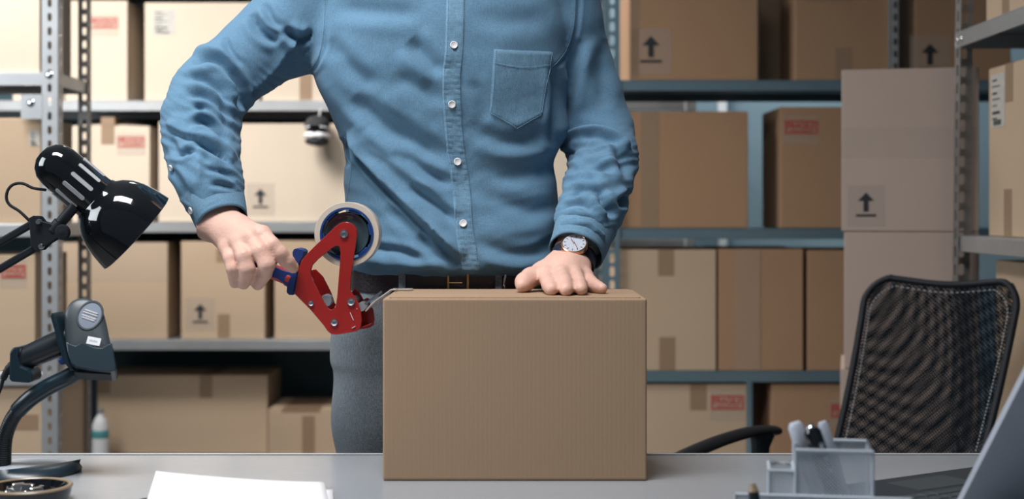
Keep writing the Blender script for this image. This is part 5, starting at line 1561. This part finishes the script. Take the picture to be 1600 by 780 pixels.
# trunk, limbs and head
fb = Field((-0.60, 1.95, 0.02), (0.26, 2.42, 1.86), 0.0065)
fb.loft([(0.90, cxm, 2.205, 0.150, 0.090), (0.98, cxm, 2.20, 0.130, 0.085), (1.08, cxm, 2.20, 0.125, 0.080), (1.25, X(710, MD), 2.205, 0.145, 0.090), (1.36, X(706, MD), 2.21, 0.155, 0.092), (1.44, X(700, MD), 2.22, 0.13, 0.07), (1.48, X(700, MD), 2.225, 0.08, 0.055)], 0.03)
for sg in (-1, 1):
    fb.chain([Vector(p) for p in [(cxm + sg * 0.085, 2.20, 0.90), (cxm + sg * 0.093, 2.19, 0.50), (cxm + sg * 0.104, 2.20, 0.10)]], [0.072, 0.048, 0.038], 0.03)
    fb.chain([Vector((cxm + sg * 0.105, 2.22, 0.05)), Vector((cxm + sg * 0.106, 2.06, 0.04))], [0.030, 0.022], 0.02)
fb.chain([S3(*p[:3]) for p in ra[:-1]] + [W(338, 330, 2.040)], [max(0.024, p[3] - 0.020) for p in ra[:-1]] + [0.0262], 0.02)
fb.chain([S3(*p[:3]) for p in la[:-1]] + [W(904, 378, 2.070)], [max(0.024, p[3] - 0.021) for p in la[:-1]] + [0.0268], 0.02)
for ch_ in (ra, la):
    fb.chain([Vector((X(706, MD), 2.22, 1.41)), S3(*ch_[0][:3]), S3(*ch_[1][:3])], [0.06, 0.048, 0.046], 0.03)
nk = Vector((X(702, MD), 2.215, 1.50))
fb.chain([nk + Vector((0, 0.01, -0.04)), nk + Vector((0, -0.01, 0.06))], [0.058, 0.053], 0.03)
hc = nk + Vector((0, -0.030, 0.195))
fb.ell(hc, (0.074, 0.092, 0.112), 0.02)
fb.ell(hc + Vector((0, -0.030, -0.062)), (0.052, 0.056, 0.054), 0.03)
fb.chain([hc + Vector((0, -0.088, 0.008)), hc + Vector((0, -0.106, -0.030))], [0.008, 0.013], 0.012)
for sg in (-1, 1):
    fb.ell(hc + Vector((sg * 0.078, 0.006, -0.006)), (0.010, 0.020, 0.030), 0.006)
    fb.chain([hc + Vector((sg * 0.014, -0.088, 0.022)), hc + Vector((sg * 0.045, -0.080, 0.022))], [0.008, 0.008], 0.010)
fb.chain([hc + Vector((-0.020, -0.088, -0.060)), hc + Vector((0.020, -0.088, -0.060))], [0.008, 0.008], 0.006)
V3, Q3 = fb.mesh(); V3 = smooth_mesh(V3, Q3, 1)
del fb
VA = np.concatenate([V1, V2, V3]); QA = np.concatenate([Q1, Q2 + len(V1), Q3 + len(V1) + len(V2)])
tmp = np_mesh('body', VA, QA, 'skin', man)
rm = tmp.modifiers.new('remesh', 'REMESH'); rm.mode = 'VOXEL'; rm.voxel_size = 0.0018; rm.use_smooth_shade = True
dg = bpy.context.evaluated_depsgraph_get(); dg.update()
me2 = bpy.data.meshes.new_from_object(tmp.evaluated_get(dg))
tmp.modifiers.clear(); old = tmp.data; tmp.data = me2; bpy.data.meshes.remove(old)
me2.name = 'body'
if not me2.materials: me2.materials.append(M['skin'])
me2.polygons.foreach_set('use_smooth', [True] * len(me2.polygons))
cs = tmp.modifiers.new('smooth', 'SMOOTH'); cs.factor = 0.5; cs.iterations = 1
# hair
hf = Field(hc - Vector((0.11, 0.13, 0.11)), hc + Vector((0.11, 0.13, 0.15)), 0.006)
hf.ell(hc + Vector((0, 0.016, 0.030)), (0.082, 0.094, 0.100), 0.02)
VH, QH = hf.mesh(); np_mesh('hair', VH, QH, 'hair', man)
for sg in (-1, 1):
    put('eye', MB().lathe([(0.0, 0.011), (0.007, 0.008), (0.011, 0.0), (0.007, -0.008), (0, -0.011)], frame_at(hc + Vector((sg * 0.030, -0.080, 0.008)), (1, 0, 0), (0, -1, 0)), 16), 'white', man, world=True, smooth=True)

# ---------- wristwatch
wv = (W(938, 250, 2.2) - W(894, 404, 2.046)).normalized()       # up the forearm
wn = Vector((-0.02, -0.58, 0.82)); wn = (wn - wv * wn.dot(wv)).normalized()
wc = W(894, 411, 2.040)
wcase = wc + wn * 0.0310 + wv * 0.004 + Vector((0.003, 0, 0.0))
watch = put('wristwatch', MB().add([], []).lathe([(0.0, -0.005), (0.0175, -0.005), (0.0195, -0.002), (0.0200, 0.001), (0.0190, 0.0042), (0.0172, 0.0050), (0.0165, 0.0040), (0.0, 0.0040)], frame_at(wcase, wv, wn), 48), 'gold', man, world=True, smooth=True, label='rose gold wristwatch with a white dial')
fwm = frame_at(wcase, wv, wn)
put('dial', MB().lathe([(0.0163, 0.0041), (0.0163, 0.0044), (0.0, 0.0044)], fwm, 40), 'dial', watch, world=True, smooth=True)
mb = MB()
for i in range(12):
    a = R(30 * i); c, s = math.cos(a), math.sin(a)
    mb.bar(fwm @ Vector((0.0120 * c, 0.0120 * s, 0.0046)), fwm @ Vector((0.0148 * c, 0.0148 * s, 0.0046)), 0.0008, 0.0004, up=wn)
put('hour_marks', mb, 'ink', watch, world=True)
put('watch_hand', MB().bar(fwm @ Vector((-0.002, 0.0, 0.0052)), fwm @ Vector((0.007, 0.006, 0.0052)), 0.0009, 0.0004, up=wn), 'gold', watch, world=True)
put('watch_hand', MB().bar(fwm @ Vector((0.002, 0.001, 0.0056)), fwm @ Vector((-0.011, -0.007, 0.0056)), 0.0007, 0.0004, up=wn), 'gold', watch, world=True)
side_ = wv.cross(wn).normalized()
for k in (-1, 0, 1):
    dr = (-wv + side_ * (0.45 * k)).normalized()
    put('crown', MB().cyl(wcase + dr * 0.0190, wcase + dr * 0.0235, 0.0022 if k == 0 else 0.0018, 12), 'gold', watch, world=True, smooth=True)
G = []
for i in range(40):
    a = 2 * math.pi * i / 40
    c = wc + (wn * math.sin(a) * 0.0275 + side_ * math.cos(a) * 0.0305) * (1.0) + wv * 0.004
    o_ = (wn * math.sin(a) + side_ * math.cos(a)).normalized()
    hw_ = 0.0105
    G.append([c - wv * hw_, c - wv * hw_ + o_ * 0.0022, c + wv * hw_ + o_ * 0.0022, c + wv * hw_, c - wv * hw_])
put('watch_strap', MB().grid(G, closed_u=True), 'strap', watch, world=True, smooth=True, angle=50)

# ================================================================== TAPE DISPENSER
DD = 1.992
gun = thing('tape_dispenser', tuple(W(530, 520, 2.01)), 0, 'red metal tape gun with blue grip and cream tape roll, in the man\'s hand', 'tape dispenser')
def dp(l): return [(X(300 + a / 3.25, DD), Z(300 + b / 3.25, DD)) for a, b in l]
outer = [(775, 152), (800, 155), (822, 168), (836, 190), (838, 215), (828, 290), (816, 370), (806, 440), (803, 500), (822, 530), (842, 560), (856, 605), (862, 655), (856, 690), (838, 708), (800, 716), (735, 727), (708, 724), (688, 708), (672, 684), (640, 645), (600, 598), (560, 558), (522, 520), (526, 480), (534, 430), (546, 380), (556, 348), (590, 308), (630, 268), (680, 222), (725, 178), (748, 160)]
inner = [(748, 278), (735, 273), (716, 283), (680, 310), (640, 342), (612, 372), (603, 400), (606, 432), (620, 465), (645, 512), (670, 560), (690, 592), (705, 600), (722, 592), (732, 565), (738, 520), (744, 440), (750, 370), (754, 310)]
def plate(name, D0, th, sh=(0, 0), poly=outer, hole=inner):
    o_ = [(X(300 + a / 3.25, DD), Z(300 + b / 3.25, DD)) for a, b in poly]; h_ = [(X(300 + a / 3.25, DD), Z(300 + b / 3.25, DD)) for a, b in hole]
    mb = MB()
    # raised flange: face plate + rim walls
    n = len(o_)
    mb.prism(o_, -th, 0, plane_at(D0), holes=[h_[::-1]])
    return put(name, mb, 'red_metal', gun, world=True, bevel=0.0012, seg=3)
def inset(poly, d):
    k = len(poly); out_ = []
    ar = sum(poly[i][0] * poly[(i + 1) % k][1] - poly[(i + 1) % k][0] * poly[i][1] for i in range(k))
    sg = 1 if ar > 0 else -1
    for i in range(k):
        a = Vector(poly[i - 1]); b = Vector(poly[i]); c = Vector(poly[(i + 1) % k])
        e1 = (b - a).normalized(); e2 = (c - b).normalized(); nrm = Vector((-e1.y - e2.y, e1.x + e2.x)).normalized() * sg
        q_ = b + nrm * d; out_.append((q_.x, q_.y))
    return out_
def framed(name, D0, depth):
    o_ = [(X(300 + a / 3.25, DD), Z(300 + b / 3.25, DD)) for a, b in outer]; h_ = [(X(300 + a / 3.25, DD), Z(300 + b / 3.25, DD)) for a, b in inner]
    mb = MB()
    mb.prism(o_, -0.0028, 0, plane_at(D0), holes=[h_])
    mb.prism(o_, -depth, -0.0026, plane_at(D0), holes=[inset(o_, 0.0016)])
    mb.prism(inset(h_, -0.0016), -depth, -0.0026, plane_at(D0), holes=[h_])
    return put(name, mb, 'red_metal', gun, world=True, bevel=0.0011, seg=3, smooth=False)
framed('side_frame', DD, 0.007)
back = [(a, b) for a, b in outer if b > 420]
back_outer = [(600, 400), (640, 440), (680, 520), (700, 580), (724, 592), (760, 560), (803, 500), (828, 520), (850, 560), (862, 600), (866, 650), (860, 695), (838, 708), (800, 716), (735, 727), (708, 724), (688, 708), (672, 684), (640, 645), (600, 598), (560, 558), (522, 520), (530, 450), (560, 410)]
put('rear_frame', MB().prism([(X(300 + a / 3.25, DD), Z(300 + b / 3.25, DD)) for a, b in back_outer], -0.003, 0, plane_at(DD + 0.055)), 'red_metal', gun, world=True, bevel=0.001)
# cross bars and bolts
for (a, b, r) in ((605, 565, 0.0042), (723, 662, 0.0055), (808, 558, 0.0058), (772, 212, 0.0062)):
    p = W(300 + a / 3.25, 300 + b / 3.25, DD)
    put('bolt', MB().lathe([(0.0, 0.0018), (r * 0.42, 0.0018), (r * 0.5, 0.0030), (r * 0.86, 0.0026), (r, 0.0008), (r, -0.0005)][::-1], frame_at(p, (1, 0, 0), (0, -1, 0)), 24), 'chrome', gun, world=True, smooth=True, angle=40)
for (a, b, r) in ((605, 565, 0.004), (723, 662, 0.005), (808, 558, 0.006)):
    p = W(300 + a / 3.25, 300 + b / 3.25, DD) + Vector((0, 0.003, 0))
    put('cross_bar', MB().cyl(p, p + Vector((0, 0.052, 0)), r), 'galv', gun, world=True, smooth=True)
pr = W(300 + 665 / 3.25, 300 + 560 / 3.25, DD)
put('guide_roller', MB().cyl(pr + Vector((0, 0.030, 0)), pr + Vector((0, 0.052, 0)), 0.0085, 24), 'grey_plastic', gun, world=True, smooth=True, bevel=0.001)
for (a0, b0, a1, b1) in ((803, 612, 820, 652), (812, 692, 830, 682), (838, 596, 838, 592)):
    put('slot_mark', MB().bar(W(300 + a0 / 3.25, 300 + b0 / 3.25, DD - 0.0004), W(300 + a1 / 3.25, 300 + b1 / 3.25, DD - 0.0004), 0.0016, 0.0008), 'button', gun, world=True)
# roll of tape on its hub
rc = W(300 + 782 / 3.25, 300 + 216 / 3.25, DD)
RM = frame_at(rc + Vector((0, 0.009, 0)), (1, 0, 0), (0, 1, 0))     # local z away from camera
put('tape_roll', MB().lathe([(0.0375, 0.0), (0.0445, 0.0), (0.0450, 0.0006), (0.0450, 0.0474), (0.0445, 0.048), (0.0375, 0.048)], RM, 72, close=True), 'tape_roll', gun, world=True, smooth=True, angle=40)
put('roll_core', MB().lathe([(0.0348, -0.001), (0.0374, -0.001), (0.0374, 0.049), (0.0348, 0.049)], RM, 64, close=True), 'hub_blue', gun, world=True, smooth=True, angle=40)
put('hub_disc', MB().lathe([(0.0, 0.004), (0.010, 0.004), (0.014, 0.006), (0.024, 0.007), (0.028, 0.004), (0.0300, 0.003), (0.0312, 0.005), (0.0312, 0.045), (0.0, 0.045)], RM, 56), 'hub_grey', gun, world=True, smooth=True, angle=50)
for i in range(6):
    a = R(60 * i + 12); d = Vector((math.cos(a), 0, math.sin(a)))
    m_ = frame_at(rc + Vector((0, 0.010, 0)) + d * 0.0330, d, (0, 1, 0))
    put('hub_tab', MB().box((-0.0022, -0.008, 0), (0.0018, 0.008, 0.040), m_), 'hub_blue', gun, world=True, bevel=0.0008)
# grip
gp = [(520, 440), (480, 420), (430, 400), (380, 385), (330, 378), (270, 374), (220, 372), (180, 376)]
gD = 2.012
put('grip', MB().tube(crom([W(300 + a / 3.25, 300 + (b + 12) / 3.25, gD) for a, b in gp], 6), [0.0150] * 6 + [0.0135] * 12 + [0.0130] * 24 + [0.0120], 20, flat=0.8), 'red_grip', gun, world=True, smooth=True)
st_ = [(545, 392), (520, 400), (470, 388), (420, 366), (370, 352), (300, 346), (240, 344), (190, 350), (180, 366), (240, 378), (310, 394), (360, 410), (400, 418), (440, 432), (470, 452), (500, 478), (520, 500), (540, 500)]
put('grip_inlay', MB().prism([(X(300 + a / 3.25, gD), Z(300 + (b + 8) / 3.25, gD)) for a, b in st_], -0.0135, 0.0135, plane_at(gD)), 'blue_grip', gun, world=True, bevel=0.003, seg=3, label='navy blue band along the red grip')
gd = [(520, 330), (518, 305), (526, 288), (544, 284), (566, 290), (578, 300), (572, 330), (556, 352), (546, 390), (540, 430), (532, 470), (522, 522), (500, 520), (488, 506), (492, 470), (508, 430), (524, 390), (532, 360)]
put('finger_guard', MB().prism([(X(300 + a / 3.25, gD), Z(300 + b / 3.25, gD)) for a, b in gd], -0.020, 0.020, plane_at(gD + 0.004)), 'blue_grip', gun, world=True, bevel=0.003, seg=3)
# nose plate, wiper, blade
nz_ = [(850, 560), (870, 548), (884, 556), (888, 590), (904, 610), (910, 660), (905, 692), (885, 705), (850, 712), (800, 716), (840, 690), (862, 650), (858, 600)]
put('nose_plate', MB().prism([(X(300 + a / 3.25, DD), Z(300 + b / 3.25, DD)) for a, b in nz_], -0.052, -0.049, plane_at(DD)), 'red_metal', gun, world=True, bevel=0.0008)
a_ = W(300 + 862 / 3.25, 300 + 690 / 3.25, DD)
put('wiper', MB().add([a_ + Vector((-0.012, 0.004, -0.004)), a_ + Vector((-0.012, 0.050, -0.004)), a_ + Vector((0.010, 0.050, 0.004)), a_ + Vector((0.010, 0.004, 0.004))], [(0, 1, 2, 3)]), 'red_metal', gun, world=True, solid=0.0014)
ro = W(300 + 858 / 3.25, 300 + 585 / 3.25, DD)
put('tape_roller', MB().cyl(ro + Vector((0, 0.005, 0)), ro + Vector((0, 0.052, 0)), 0.0062, 20), 'galv', gun, world=True, smooth=True)
mb = MB(); bl0 = ro + Vector((0.004, 0.006, -0.003)); dirb = (W(600, 450, DD) - ro).normalized()
# strip of tape from the roller up on to the carton
t0 = ro + Vector((0.006, 0.0, -0.006)); 
edge = Vector((bx0 - 0.0015, 0, BT + 0.001))
G = []
for i in range(15):
    t = i / 14
    row = []
    for j in range(9):
        v = j / 8
        y = DD + 0.004 + 0.046 * v
        if t < 0.72:
            s = t / 0.72; x = t0.x + (edge.x - t0.x) * s; z = t0.z + (edge.z - t0.z) * s + 0.004 * math.sin(math.pi * s) * math.sin(4 * v + 2 * s) + 0.0015 * math.sin(9 * v + 7 * s)
        else:
            s = (t - 0.72) / 0.28; x = edge.x + 0.028 * s; z = edge.z + 0.0008 + 0.0012 * math.sin(6 * v) * s
        row.append((x + 0.0015 * math.sin(5 * v) * (1 if t > .95 else 0), y, z))
    G.append(row)
put('loose_tape', MB().grid(G), 'tape_strip', gun, world=True, smooth=True, solid=0.0002, label='crinkled clear tape pulled on to the carton')
put('tape_edge', MB().tube([G[i][0] for i in range(0, 12)], 0.0010, 8), 'tape_strip', gun, world=True, smooth=True)
put('cutter_blade', MB().bar(ro + Vector((0.003, 0.006, 0.002)), ro + Vector((0.028, 0.010, 0.021)), 0.003, 0.0012, up=(0, 1, 0)), 'chrome', gun, world=True)
